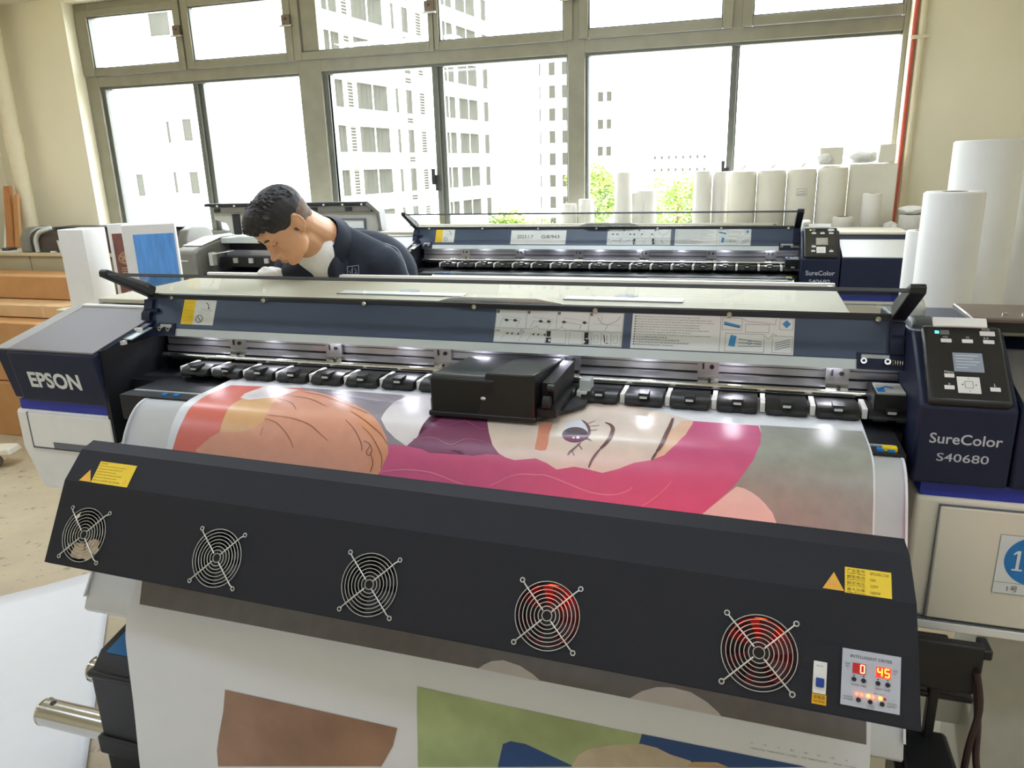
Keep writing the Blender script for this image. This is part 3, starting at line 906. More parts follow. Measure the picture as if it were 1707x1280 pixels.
    mb.box(-1.60, RXI, 1.735, 1.80, 1.132, 1.172, 'alu')
    mb.box(-1.60, RXI, 1.728, 1.80, 1.112, 1.128, 'alu')
    mb.box(-1.60, RXI, 1.738, 1.80, 1.085, 1.112, 'black_plastic')
    mb.box(-1.60, RXI, 1.74, 1.80, 1.128, 1.132, 'ink_black')
    mb.box(-1.60, RXI, 1.733, 1.80, 1.148, 1.1495, 'ink_black')
    obj('carriage_beam', mb, parent=t)
    mb = MB()
    mb.cyl((-1.60, 1.712, 1.104), (RXI, 1.712, 1.104), .0075, m='chrome', n=20)
    obj('guide_rail', mb, parent=t)
    xs = [-1.355, -1.05, -.735, -.40, -.075, .20]
    for x in xs:
        mb = MB()
        mb.box(x - .024, x + .024, 1.724, 1.735, 1.128, 1.158, 'alu')
        mb.box(x - .022, x + .024, 1.718, 1.735, 1.098, 1.122, 'steel')
        mb.box(x - .013, x - .009, 1.722, 1.726, 1.140, 1.154, 'ink_black')
        mb.cyl((x + .008, 1.726, 1.146), (x + .008, 1.720, 1.146), .005, m='ink_black', n=10)
        mb.cyl((x + .004, 1.72, 1.116), (x + .004, 1.714, 1.116), .004, m='rubber', n=10)
        obj('beam_clip', mb, parent=t)
    # ---- pinch rollers
    pit = .1005
    x = -1.46
    while x < .27:
        mb = MB()
        mb.prism([(1.60, 1.0855), (1.606, 1.079), (1.70, 1.079), (1.70, 1.096), (1.640, 1.104), (1.612, 1.098)], x + .006, x + pit - .012, 'black_gloss')
        mb.box(x + .036, x + .058, 1.606, 1.64, 1.098, 1.1075, 'black_plastic')
        mb.box(x + .039, x + .055, 1.604, 1.615, 1.096, 1.101, 'silver_edge')
        mb.cyl((x + .012, 1.606, 1.0845), (x + .038, 1.606, 1.0845), .0062, m='rubber', n=12)
        mb.cyl((x + .056, 1.606, 1.0845), (x + .082, 1.606, 1.0845), .0062, m='rubber', n=12)
        ro = obj('pinch_roller', mb, parent=t)
        sp = MB()
        sp.box(x - .0065, x + .0035, 1.618, 1.69, 1.079, 1.10, 'body_white')
        obj('divider', sp, parent=ro)
        x += pit
    # ---- platen under the paper
    mb = MB()
    mb.box(-1.52, .30, 1.452, 1.72, 1.00, 1.066, 'dark_interior')
    mb.box(LXI + .004, RXI - .004, 1.60, 1.72, 1.00, 1.060, 'dark_interior')
    mb.box(-1.51, .285, 1.492, 1.4985, 1.066, 1.0685, 'silver_edge')
    for q in (-1.40, -1.365, .252, .27):
        mb.box(q, q + .012, 1.464, 1.478, 1.066, 1.0705, 'sign_blue')
    mb.box(.262, .287, 1.468, 1.484, 1.066, 1.073, 'label_yellow')
    obj('platen', mb, parent=t)
    # ---- curved apron (outfeed heater plate)
    ap = []
    for k in range(1, len(CURVE) - 1):
        y, z = CURVE[k]
        if y <= 1.447 and z > .672:
            ty, tz = CURVE[k + 1][0] - CURVE[k - 1][0], CURVE[k + 1][1] - CURVE[k - 1][1]
            l = math.hypot(ty, tz)
            ap.append((y - tz / l * .0075, z + ty / l * .0075))
    ap = [(1.452, 1.0615)] + ap + [(1.158, .640), (1.164, .630), (1.178, .628), (1.22, .68)]
    mb = MB()
    mb.sweep(ap, -1.428, .292, 'apron_metal')
    obj('apron', mb, parent=t, solid=.004, offset=1)
    mb = MB()
    for sx in (-1.43, .290):
        pts = [(y, z - .004) for (y, z) in CURVE if y <= 1.44 and z > .66]
        poly = pts + [(1.25, .66), (1.50, .98), (1.50, 1.05)]
        mb = MB()
        mb.prism(poly[::-1], sx, sx + .004, 'apron_metal')
        obj('apron_end', mb, parent=t)
    # ---- open lid
    pn = Vector((0, -.0649, .0403)).normalized()
    mb = MB()
    mb.prism([(1.698, 1.186), (1.706, 1.184), (1.752, 1.272), (1.742, 1.276)], -1.652, .325, 'navy_lid')
    obj('lid_panel', mb, parent=t, bev=.002)
    mb = MB()
    mb.prism([(1.692, 1.1655), (1.70, 1.164), (1.708, 1.1845), (1.70, 1.186)], -1.592, .325, 'silver_edge')
    obj('lid_edge', mb, parent=t)
    mb = MB()
    mb.prism([(1.7335, 1.2655), (1.741, 1.264), (1.746, 1.276), (1.741, 1.278), (1.736, 1.275)], -1.645, .318, 'black_plastic')
    obj('lid_hinge_rail', mb, parent=t)
    g0, g1 = Vector((0, 1.741, 1.2765)), Vector((0, 1.588, 1.3505))
    gd = (g1 - g0)
    gn = Vector((0, gd.z, -gd.y)).normalized()
    def gp(f, d):
        q = g0 + gd * f + gn * d
        return (q.y, q.z)
    mb = MB()
    mb.prism([gp(0, 0), gp(1, 0), gp(1, .003), gp(0, .003)][::-1], -1.625, .297, 'lid_glass')
    obj('lid_glass', mb, parent=t)
    mb = MB()
    mb.prism([gp(.99, -.002), gp(1.02, -.002), gp(1.02, .005), gp(.99, .005)][::-1], -1.625, .297, 'rubber_edge')
    obj('glass_edge', mb, parent=t)
    for (a, b) in ((-1.652, -1.628), (.296, .325)):
        mb = MB()
        mb.prism([gp(-.02, -.012), gp(1.03, -.006), gp(1.06, .006), gp(1.03, .014), gp(.2, .024), gp(-.02, .02)][::-1], a, b, 'black_plastic')
        obj('lid_arm', mb, parent=t, bev=.002)
    mb = MB()
    mb.add([(-.74, *gp(.06, -.0015)), (-.42, *gp(.06, -.0015)), (-.475, *gp(.30, -.0015)), (-.685, *gp(.30, -.0015))], [(0, 1, 2, 3)], 'pull_tab')
    obj('pull_tab', mb, parent=t, solid=.001)
    for k in range(7):
        x = -1.56 + k * .305
        mb = MB()
        mb.cyl((x, 1.742, 1.262), (x, 1.727, 1.268), .006, m='chrome', n=12)
        mb.cyl((x, 1.729, 1.267), (x, 1.722, 1.270), .0035, m='chrome', n=10)
        obj('lid_screw', mb, parent=t)
    # corner gussets and hinge brackets
    for sx in (-1.648, .293):
        mb = MB()
        mb.prism([(1.695, 1.20), (1.704, 1.198), (1.742, 1.262), (1.72, 1.262), (1.712, 1.235), (1.70, 1.225)], sx, sx + .028, 'navy')
        mb.box(sx + .006, sx + .05, 1.708, 1.72, 1.228, 1.238, 'navy')
        obj('lid_gusset', mb, parent=t)
    for (x0, x1, sx) in ((-1.592, -1.535, -1), (.232, .325, 1)):
        mb = MB()
        mb.prism([(1.686, 1.168), (1.70, 1.166), (1.715, 1.198), (1.70, 1.20)], x0, x1, 'navy')
        xs2 = (x0 + .014, x1 - .014) if sx < 0 else (x0 + .012, x0 + .058)
        mb.box(xs2[0] - .004, xs2[1] + .004, 1.694, 1.71, 1.190, 1.1975, 'silver_edge')
        for q in xs2:
            mb.cyl((q, 1.70, 1.181), (q, 1.684, 1.187), .0065, m='chrome', n=14)
            mb.cyl((q, 1.685, 1.1866), (q, 1.682, 1.1878), .003, m='ink_black', n=8)
        obj('hinge_bracket', mb, parent=t)
    mb = MB()
    for k in range(8):
        mb.ring((.292 + k * .0046, 1.695, 1.182), (0, 1, 0), (0, 0, 1), .0075, .0014, 14, 5, 'steel')
    mb.cyl((.285, 1.695, 1.182), (.335, 1.695, 1.182), .004, m='black_plastic')
    obj('hinge_spring', mb, parent=t)
    mb = MB()
    mb.prism([(1.655, 1.188), (1.72, 1.204), (1.72, 1.209), (1.655, 1.193)], -1.69, -1.605, 'navy')
    mb.prism([(1.60, 1.172), (1.68, 1.188), (1.68, 1.191), (1.60, 1.175)], -1.655, -1.598, 'silver_edge')
    for q in range(4):
        mb.box(-1.64 + q * .009, -1.635 + q * .009, 1.645, 1.665, 1.184, 1.194, 'body_white')
    mb.box(-1.645, -1.615, 1.585, 1.60, 1.160, 1.171, 'body_white')
    obj('side_bracket', mb, parent=t)
    # right end of the rail: cap box with pale top
    mb = MB()
    mb.box(.262, RXI, 1.62, 1.72, 1.08, 1.132, 'dark_interior')
    mb.box(.268, RXI - .002, 1.625, 1.70, 1.132, 1.136, 'pale_plastic')
    mb.box(.268, .282, 1.63, 1.65, 1.136, 1.139, 'sign_blue')
    mb.tube([(.27, 1.64, 1.139), (.285, 1.65, 1.142), (.30, 1.652, 1.139)], .0014, 6, 'sign_blue')
    obj('rail_end_cap', mb, parent=t)
    # LED strip under the lid edge
    for k in range(9):
        x = -1.45 + k * .205
        mb = MB().box(x - .012, x + .012, 1.716, 1.722, 1.170, 1.174, 'led_white')
        obj('led', mb, parent=t)
    # ---- back cover plate behind the lid
    mb = MB()
    yb = 2.30 if front else 2.20
    mb.box(-1.90, .238, 1.80, yb, 1.232, 1.245, 'cover_cream')
    mb.box(-1.90, .238, yb, yb + .016, 1.215, 1.256, 'body_white')
    obj('rear_cover', mb, parent=t, bev=.002)
    for (x0, x1) in ((-1.18, -.78), (-.48, -.16)):
        mb = MB()
        mb.box(x0, x1, 1.99, 2.04, 1.245, 1.2475, 'label_white')
        mb.box(x0, x1, 1.984, 1.99, 1.245, 1.2485, 'ink_pale')
        hg = obj('rear_handle', mb, parent=t)
        xm = (x0 + x1) / 2
        mb = MB().lathe([(0, 0), (.032, 0), (.032, .0012), (0, .0012)], (xm, 2.075, 1.245), 24, 'ink_pale')
        for i in range(len(mb.v)):
            q = mb.v[i]
            mb.v[i] = (xm + (q[0] - xm), 2.075 + (q[1] - 2.075) * .8, q[2])
        obj('finger_hole', mb, parent=hg)
    for (x, y) in ((.222, yb - .015), (.222, 1.86)):
        obj('cover_bolt', MB().cyl((x, y, 1.245), (x, y, 1.252), .008, m='steel', n=10), parent=t)
    # damper block right of the lid
    mb = MB()
    mb.prism([(1.70, 1.20), (1.79, 1.20), (1.79, 1.268), (1.74, 1.268), (1.715, 1.255)], .335, .385, 'damper')
    obj('damper_cover', mb, parent=t, bev=.008, seg=3)
    mb = MB()
    mb.prism([(1.80, 1.20), (1.88, 1.20), (1.88, 1.285), (1.84, 1.300), (1.80, 1.285)], .335, .375, 'pale_plastic')
    obj('lever', mb, parent=t, bev=.01, seg=3)
    # ---- control panel (tilted slab)
    e_y = Vector((0, 1.643 - 1.508, 1.268 - 1.156)).normalized()
    e_x = Vector((1, 0, 0))
    nn = e_x.cross(e_y)
    mb = MB()
    PH = .177
    dk = Decal((.334, 1.504, 1.160), e_x, e_y)
    mb2 = MB()
    dk.slab(0, .139, -.006, PH, .020, mb2, 'panel_black', -.012)
    cp = obj('control_panel', mb2, parent=t, bev=.008, seg=3)
    dk = Decal(Vector((.334, 1.504, 1.160)) + nn * .008, e_x, e_y)
    mb2 = MB()
    dk.slab(.048, .098, .064, .108, .0012, mb2, 'screen_grey' if front else 'screen_dim')
    obj('screen', mb2, parent=cp)
    for (a, b, w, h, c) in ((.031, .151, .016, .011, 'key_grey'), (.0305, .132, .019, .009, 'key_white'), (.067, .132, .019, .009, 'key_white'), (.103, .132, .019, .009, 'key_white'), (.099, .151, .026, .011, 'key_white'),
                            (.030, .049, .017, .009, 'key_white'), (.028, .022, .017, .009, 'key_white'), (.103, .022, .017, .009, 'key_white'), (.050, .015, .038, .037, 'key_white')):
        mb2 = MB()
        dk.slab(a, a + w, b, b + h, .002, mb2, c)
        obj('key', mb2, parent=cp, bev=.0012)
    dk.lift = .0003
    mb2 = MB()
    dk.slab(.022, .029, .154, .160, .0012, mb2, 'led_teal' if front else 'led_lime')
    obj('power_led', mb2, parent=cp)
    d2 = Decal(Vector((.334, 1.504, 1.160)) + nn * .0102, e_x, e_y, .0002)
    d2.box(.0625, .0755, .026, .041, .0007, 'ink_black')
    d2.poly([(.0565, .0335), (.0595, .0315), (.0595, .0355)], 'ink_black')
    d2.poly([(.0825, .0335), (.0795, .0315), (.0795, .0355)], 'ink_black')
    d2.line([(.069, .0465), (.069, .049)], .001, 'ink_black')
    d2.line([(.069, .018), (.069, .0205)], .001, 'ink_black')
    d3 = Decal(Vector((.334, 1.504, 1.160)) + nn * .0083, e_x, e_y, .0002)
    for (tx, a, b, h) in (('Menu', .031, .060, .005), ('II.0', .105, .143, .005), ('O', .075, .143, .005), ('<O', .034, .143, .005), ('N-O', .104, .164, .005)):
        d3.text(tx, a, b, h, m='key_white')
    d3.line([(.035, .036), (.0385, .0345), (.036, .0325)], .001, 'key_white')
    d3.line([(.111, .040), (.111, .033), (.1135, .0355)], .001, 'key_white')
    for q in range(5):
        d3.line([(.052, .101 - q * .007), (.052 + (.038, .03, .04, .034, .02)[q], .101 - q * .007)], .0014, 'label_white', 7)
    d2.mb.v += []
    lt = d2.mb
    k = len(lt.v)
    lt.v += d3.mb.v
    for nme in d3.mb.names:
        lt.mi(nme)
    lt.f += [tuple(k + i for i in f) for f in d3.mb.f]
    lt.m += [lt.names.index(d3.mb.names[i]) for i in d3.mb.m]
    obj('key_marks', lt, parent=cp, smooth=0)
    mb2 = MB()
    dk.slab(.018, .112, .166, .188, .006, mb2, 'body_white', .004)
    obj('panel_tab', mb2, parent=t, bev=.002)
    # ---- lettering
    d = Decal((0, 1.4985, 1.046), (1, 0, 0), (0, .132, 1), .0009) if False else None
    fv = Vector((0, 1.490 - 1.512, 1.146 - 1.004)).normalized()
    d = Decal((-1.876, 1.512 + fv.y * .0455, 1.004 + fv.z * .0455), (1, 0, 0), fv, .0008)
    d.text('EPSON', 0, 0, .047, .179, 'logo_silver', 1, .035)
    obj('lettering', d.mb, parent=t, smooth=0)
    d = Decal((.345, 1.502, 0), (1, 0, 0), (0, 0, 1), .0006)
    d.text('SureColor', .0, 1.078, None, .121, 'logo_grey', 1, .014)
    d.text('S40680', .016, 1.043, .0165, .087, 'logo_grey', 1, .006)
    obj('lettering', d.mb, parent=t, smooth=0)
    # ---- stickers on the lid panel
    ly = Vector((0, 1.742 - 1.698, 1.276 - 1.186)).normalized()
    lo = Vector((0, 1.698, 1.186))
    def lidz(z):
        return (z - 1.186) / ly.z
    def sticker(x0, x1, z0, z1):
        mb = MB()
        dd = Decal(lo, (1, 0, 0), ly)
        dd.slab(x0, x1, lidz(z0), lidz(z1), .0006, mb, 'label_white')
        s = obj('sticker', mb, parent=t)
        return s, Decal(lo + dd.n * .0006 + Vector((x0, 0, 0)) + ly * lidz(z0), (1, 0, 0), ly, .00025), x1 - x0, lidz(z1) - lidz(z0)
    s, d, w, h = sticker(-1.520, -1.412, 1.198, 1.262)
    d.rect(0, .040, 0, h, 'label_yellow', 1)
    for q in range(6):
        d.line([(.004, h * (.16 + q * .14)), (.036, h * (.16 + q * .14))], .0012, 'label_orange', 2)
    d.circ(.060, h * .24, .011, .0018, 'ink_black')
    d.line([(.053, h * .24 + .008), (.067, h * .24 - .008)], .0018, 'ink_black')
    d.line([(.075, h * .9), (.083, h * .82), (.086, h * .7)], .0022, 'ink_black')
    d.poly([(.082, h * .70), (.090, h * .70), (.086, h * .63)], 'ink_black', 2)
    for q in range(5):
        d.line([(.055 + q * .008, h * .5), (.068 + q * .008, h * .64)], .0007, 'ink_pale')
    d.line([(.05, h * .52), (.095, h * .40)], .0007, 'ink_pale')
    d.line([(.06, h * .66), (.10, h * .56)], .0007, 'ink_pale')
    obj('print', d.mb, parent=s, smooth=0)
    # four step picture sticker
    s, d, w, h = sticker(-.588, -.272, 1.188, 1.262)
    hm = h * .44
    d.box(.001, w - .001, .001, h - .001, .0007, 'ink_grey')
    for k, q in enumerate((0, .25, .49, .74)):
        x = w * q
        d.rect(x + .002, x + .008, h - .009, h - .002, 'ink_black', 2)
        d.text(str(k + 1), x + .0038, h - .0078, .0045, m='label_white', l=4)
        if q:
            d.line([(x, hm), (x, h)], .0007, 'ink_grey')
        if k < 3:
            sh = (0, -.004, -.004)[k]
            d.line([(x + .012, hm + .004), (x + .018, h - .022 + sh), (x + .062, h - .028 + sh), (x + .056, hm + .003)], .0006, 'ink_grey')
            d.line([(x + .016, h - .016), (x + .068, h - .022)], .0006, 'ink_pale')
            for a in ((x + .022, x + .044, 1), (x + .03, x + .05, 0), (x + .012, x + .062, 1))[k][:2]:
                d.poly([(a, h - .026), (a + .008, h - .022), (a + .008, h - .031)], 'ink_black', 2)
                d.rect(a + .006, a + .012, h - .028, h - .025, 'ink_black', 2)
    x = w * .74
    d.line([(x + .02, h - .012), (x + .03, h - .026), (x + .045, h - .030), (x + .065, h - .020), (x + .075, h - .008)], .0009, 'ink_grey')
    d.line([(x + .045, h - .030), (x + .040, hm + .002)], .0009, 'ink_grey')
    d.line([(x + .030, h - .004), (x + .030, h - .026)], .0006, 'ink_pale')
    d.line([(x + .01, h - .028), (x + .075, h - .030)], .0006, 'ink_pale')
    d.line([(0, hm), (w * .30, hm), (w * .34, hm + .008), (w * .36, hm), (w * .5, hm), (w * .54, hm + .008), (w * .56, hm), (w, hm)], .0007, 'ink_grey')
    d.text('OK', .003, hm - .010, .006, m='ink_black')
    d.circ(w * .225, hm - .007, .005, .0009, 'ink_black')
    d.line([(w * .225 - .004, hm - .004), (w * .225 + .004, hm - .010)], .0009, 'ink_black')
    for q in (.06, .27):
        a = w * q
        d.line([(a, .006), (a + .01, hm - .012), (a + .052, hm - .016), (a + .046, .004)], .0006, 'ink_grey')
        for b in (.012, .024, .040):
            d.poly([(a + b, hm - .013), (a + b + .006, hm - .010), (a + b + .004, hm - .017)], 'ink_black', 2)
    for (a, fl) in ((w * .415, 0), (w * .60, 1)):
        d.box(a, a + .05, .003, hm - .002, .0006, 'ink_grey')
        b = a + (.0 if not fl else .034)
        d.rect(b + .002, b + .014, .004, hm * .45, 'ink_black', 2)
        d.rect(b + .002, b + .012, hm * .52, hm * .9, 'ink_black', 2)
        d.rect(b + (.008 if not fl else .0), b + (.013 if not fl else .005), .007, hm * .35, 'label_white', 3)
    for k in range(4):
        a = w * (.70 + k * .073)
        d.box(a, a + w * .068, .003, hm - .003, .0005, 'ink_grey')
        if k in (0, 2):
            d.line([(a + .005, hm - .008), (a + .008, .010)], .0024, 'ink_black')
            d.line([(a + .012, hm - .008), (a + .013, .012)], .0012, 'ink_grey')
            d.line([(a + .010, .008), (a + .017, .009)], .0018, 'ink_black')
        else:
            d.box(a + .005, a + .015, .009, hm - .009, .0006, 'ink_grey')
            d.line([(a + .007, hm - .013), (a + .014, hm - .013)], .0006, 'ink_pale')
    obj('print', d.mb, parent=s, smooth=0)
    # text and parts sticker
    s, d, w, h = sticker(-.252, .104, 1.188, 1.262)
    rw = [.66, .78, .80, .66, .66, .76, .57, .78, .33, .46, .56, .40]
    rt = ['Clean around the cap and head and around the wiper unit at regular intervals', 'Clean the wiper cleaner and the platen and check the media edge plates often', 'Do not touch the metal part of the edge plates or the heater while it is still hot', 'Nettoyez la zone autour de la tete et du volet et les plaques laterales', 'Reinigen Sie den Bereich um den Druckkopf und die Abdeckung', 'Pulire la zona attorno alla testina e al tappo con un tampone morbido pulito', 'Limpie la zona del cabezal y de la tapa con un paso', 'Limpe a area em volta da cabeca e da tampa e troque as pecas gastas no prazo', '打印头周围及盖帽区域清洁', '请定期清洁擦拭器及压板周围区域', '介质边缘板和加热器温度较高请勿触摸', '更换部件时请参阅用户手册说明']
    for q in range(12):
        y = h * (.93 - q * .0735)
        d.rect(.006, .0088, y - .002, y + .001, 'ink_black', 2)
        d.text(rt[q], .011, y - .0024, .0036, .235 * rw[q] * .92, 'ink_grey')
    x0 = w * .56
    d.line([(x0, 0), (x0, h)], .0008, 'ink_grey')
    d.box(x0 + .004, x0 + .046, h * .63, h * .96, .0007, 'ink_grey')
    d.poly([(x0 + .007, h * .86), (x0 + .043, h * .76), (x0 + .042, h * .68), (x0 + .008, h * .76)], 'ink_blue', 2)
    d.line([(x0 + .007, h * .78), (x0 + .042, h * .70)], .0012, 'ink_black', 3)
    d.box(x0 + .012, x0 + .095, h * .03, h * .53, .0007, 'ink_grey')
    d.poly([(x0 + .019, h * .18), (x0 + .033, h * .16), (x0 + .036, h * .46), (x0 + .023, h * .49)], 'ink_blue', 2)
    for q in range(3):
        d.line([(x0 + .04, h * (.18 + q * .1)), (x0 + .09, h * (.2 + q * .06))], .0014, 'ink_grey')
    d.circ(x0 + .064, h * .28, .004, .0012, 'ink_blue')
    d.line([(x0 + .075, h * .26), (x0 + .09, h * .26)], .0026, 'ink_pale')
    d.box(x0 + .054, x0 + .104, h * .58, h * .80, .0007, 'ink_grey')
    d.line([(x0 + .044, h * .97), (x0 + .058, h * .88), (x0 + .104, h * .84), (x0 + .116, h * .80), (x0 + .118, h * .98)], .0007, 'ink_grey')
    d.box(x0 + .126, w - .003, h * .68, h * .98, .0007, 'ink_grey')
    d.poly([(x0 + .131, h * .84), (x0 + .140, h * .72), (x0 + .149, h * .84), (x0 + .140, h * .95)], 'ink_blue', 2)
    d.box(x0 + .112, w - .003, h * .04, h * .5, .0007, 'ink_grey')
    for q in range(4):
        d.line([(x0 + .118, h * (.12 + q * .06)), (x0 + .15, h * (.24 + q * .06))], .0022, 'ink_pale')
    d.line([(x0 + .095, h * .5), (x0 + .104, h * .40), (x0 + .112, h * .56), (x0 + .122, h * .5)], .0008, 'ink_grey')
    obj('print', d.mb, parent=s, smooth=0)
    if not front:
        s, d, w, h = sticker(-1.095, -.80, 1.190, 1.258)
        d.text('2023.1.7', .035, h * .42, .018, .085, 'ink_black')
        d.text('Gi8/943', .165, h * .42, .018, .095, 'ink_black')
        obj('print', d.mb, parent=s, smooth=0)
    # ---- stand
    for sx in (-1.50, .60):
        mb = MB()
        mb.box(sx - .06, sx + .09, 1.66, 1.86, .10, .70, 'pale_plastic')
        mb.box(sx - .055, sx + .055, 1.36, 2.16, .07, .12, 'pale_plastic')
        lg = obj('stand_leg', mb, parent=t, bev=.008)
        for yy in (1.40, 2.12):
            mb = MB()
            mb.cyl((sx - .018, yy, .035), (sx + .018, yy, .035), .035, m='rubber', n=18)
            mb.box(sx - .026, sx + .026, yy - .02, yy + .03, .045, .08, 'grey_plastic')
            if not front:
                mb.box(sx - .04, sx + .04, yy - .04, yy + .04, -.020, 0, 'rubber')  # pad added as a support, the rear printer is raised to fit the image
            obj('caster', mb, parent=lg)
    obj('stand_rail', MB().box(-1.50, .60, 1.72, 1.80, .30, .40, 'pale_plastic'), parent=t, bev=.006)
    if front:
        # maintenance sign on the ink door
        d = Decal((.489, 1.505, .779), (1, 0, 0), (0, 0, 1), .0005)
        mb = MB()
        d.slab(0, .30, 0, .125, .0008, mb, 'label_white', .0002)
        sg = obj('number_sign', mb, parent=t)
        d = Decal((.489, 1.5040, .779), (1, 0, 0), (0, 0, 1), .0004)
        d.disc(.062, .074, .0505, 'sign_blue', 1, 48)
        d.rect(.032, .0375, .053, .094, 'label_white', 2)
        d.rect(.026, .0435, .052, .0555, 'label_white', 2.3)
        d.poly([(.032, .094), (.032, .088), (.026, .084), (.026, .088)], 'label_white', 2)
        d.line([(.0, .0245), (.13, .0245)], .0008, 'ink_grey', 1)
        d.line([(.0, .0005), (.13, .0005), (.13, .125), (0, .125), (0, .0005)], .0008, 'ink_grey', 1)
        d.text('1号', .024, .006, .013, None, 'ink_grey', 2)
        obj('print', d.mb, parent=sg, smooth=0)
        # print carriage
        cr = MB()
        y0, zb, zt = 1.445, 1.081, 1.178
        cr.prism([(y0, zb), (1.70, zb), (1.70, 1.150), (1.62, 1.156), (y0 + .014, 1.172), (y0, 1.164)], -.650, -.500, 'black_gloss')
        cr.hexa([(-.545, y0 - .003, zb), (-.413, y0 - .003, zb), (-.413, 1.70, zb), (-.545, 1.70, zb), (-.522, y0 + .003, 1.181), (-.413, y0 + .003, 1.181), (-.413, 1.70, 1.154), (-.522, 1.70, 1.154)], 'black_gloss')
        c = obj('print_carriage', cr, parent=t, bev=.005, seg=3)
        mb = MB()
        mb.box(-.412, -.385, 1.50, 1.70, zb + .02, 1.15, 'black_plastic')
        mb.box(-.412, -.37, 1.46, 1.62, zb + .006, zb + .022, 'black_plastic')
        mb.cyl((-.40, 1.47, zb + .035), (-.385, 1.47, zb + .035), .014, m='rubber', n=14)
        mb.cyl((-.395, 1.49, zb + .06), (-.38, 1.49, zb + .06), .010, m='black_plastic', n=14)
        mb.prism([(-.413, y0 + .002), (-.33, 1.56), (-.33, 1.62), (-.413, 1.66)], zb, zb + .007, 'black_plastic', axis='z')
        mb.box(-.355, -.33, 1.62, 1.66, zb + .02, zb + .045, 'silver_edge')
        mb.box(-.352, -.336, 1.61, 1.63, zb + .005, zb + .02, 'label_white')
        obj('carriage_tray', mb, parent=c)
        mb = MB()
        mb.sphere((-.527, y0 - .0005, 1.124), (.006, .003, .004), 12, 8, 'silver_edge')
        mb.cyl((-.53, y0 + .001, 1.098), (-.53, y0 - .002, 1.098), .0045, m='ink_black', n=12)
        obj('carriage_screw', mb, parent=c)
        mb = MB()
        mb.box(-.660, -.648, y0 + .02, 1.56, zb - .004, zb + .03, 'black_plastic')
        mb.box(-.655, -.41, y0 - .004, y0 + .02, zb - .004, zb + .008, 'black_plastic')
        obj('carriage_skirt', mb, parent=c, bev=.003)
    return t
printer('front wide printer with dark blue covers, open glass lid and a white base', PB, 0.0, True)
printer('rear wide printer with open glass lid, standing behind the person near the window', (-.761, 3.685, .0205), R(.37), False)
def on_paper(u, s, lift):
    i = 0
    while i < len(SARC) - 2 and SARC[i + 1] < s:
        i += 1
    f = (s - SARC[i]) / (SARC[i + 1] - SARC[i])
    a, b = CURVE[i], CURVE[i + 1]
    dy, dz = b[0] - a[0], b[1] - a[1]
    l = math.hypot(dy, dz)
    # smooth normal: use neighbours
    a2, b2 = CURVE[max(i - 1, 0)], CURVE[min(i + 2, len(CURVE) - 1)]
    ny, nz = dz / l, -dy / l
    if nz < 0 and ny > 0:
        ny, nz = -ny, -nz
    if ny > 0:
        ny, nz = -ny, -nz
    if abs(ny) < .15 and nz < 0:
        nz = -nz
    return (u, a[0] + dy * f + ny * lift, a[1] + dz * f + nz * lift)
PX0, PX1 = -1.2955, .2405
md = thing('printed_media', 'wide glossy white print with a pink haired cartoon face coming out of the front printer', 'print', (-.53, 1.2, 0))
mb = MB()
NX = 24
xs = [PX0 + (PX1 - PX0) * i / NX for i in range(NX + 1)]
for x in xs:
    for (y, z) in CURVE:
        mb.v.append((x, y, z))
n = len(CURVE)
for i in range(NX):
    for k in range(n - 1):
        mb.f.append((i * n + k, (i + 1) * n + k, (i + 1) * n + k + 1, i * n + k + 1))
        mb.m.append(mb.mi('paper'))
sheet = obj('sheet', mb, parent=md, smooth=60)

INKS = dict(red=(224, 118, 104), graylav=(150, 140, 148), hair=(226, 162, 136), hairlight=(228, 160, 122), tan=(228, 178, 128), hand=(232, 222, 220), white2=(230, 222, 222),
            magenta=(214, 96, 140), darkpurple=(138, 74, 108), face=(232, 214, 200), peach=(240, 196, 168), blush=(226, 152, 126), eyewhite=(224, 224, 234), iris=(132, 74, 104),
            irisdark=(70, 32, 52), dot=(240, 236, 240), graygreen=(160, 161, 150), cream=(234, 218, 206), taupe=(110, 102, 96), bump=(206, 198, 192), brown=(156, 120, 98), green=(166, 180, 130),
            blue=(40, 74, 130), beige=(196, 180, 156), sand=(196, 160, 120), hairline=(150, 96, 66), slit=(170, 140, 136), streak=(206, 200, 210), wave=(236, 140, 168), wave2=(196, 110, 140),
            lash=(104, 50, 70), lash2=(120, 104, 106), brow=(116, 78, 78), margin_text=(130, 134, 142))
for k, c in INKS.items():
    M('print_' + k, c, .32, var=.035 if k not in ('brown', 'green', 'taupe', 'beige', 'graygreen') else (.20 if k in ('brown', 'green') else .10), scale=9 if k in ('brown', 'green') else 30)

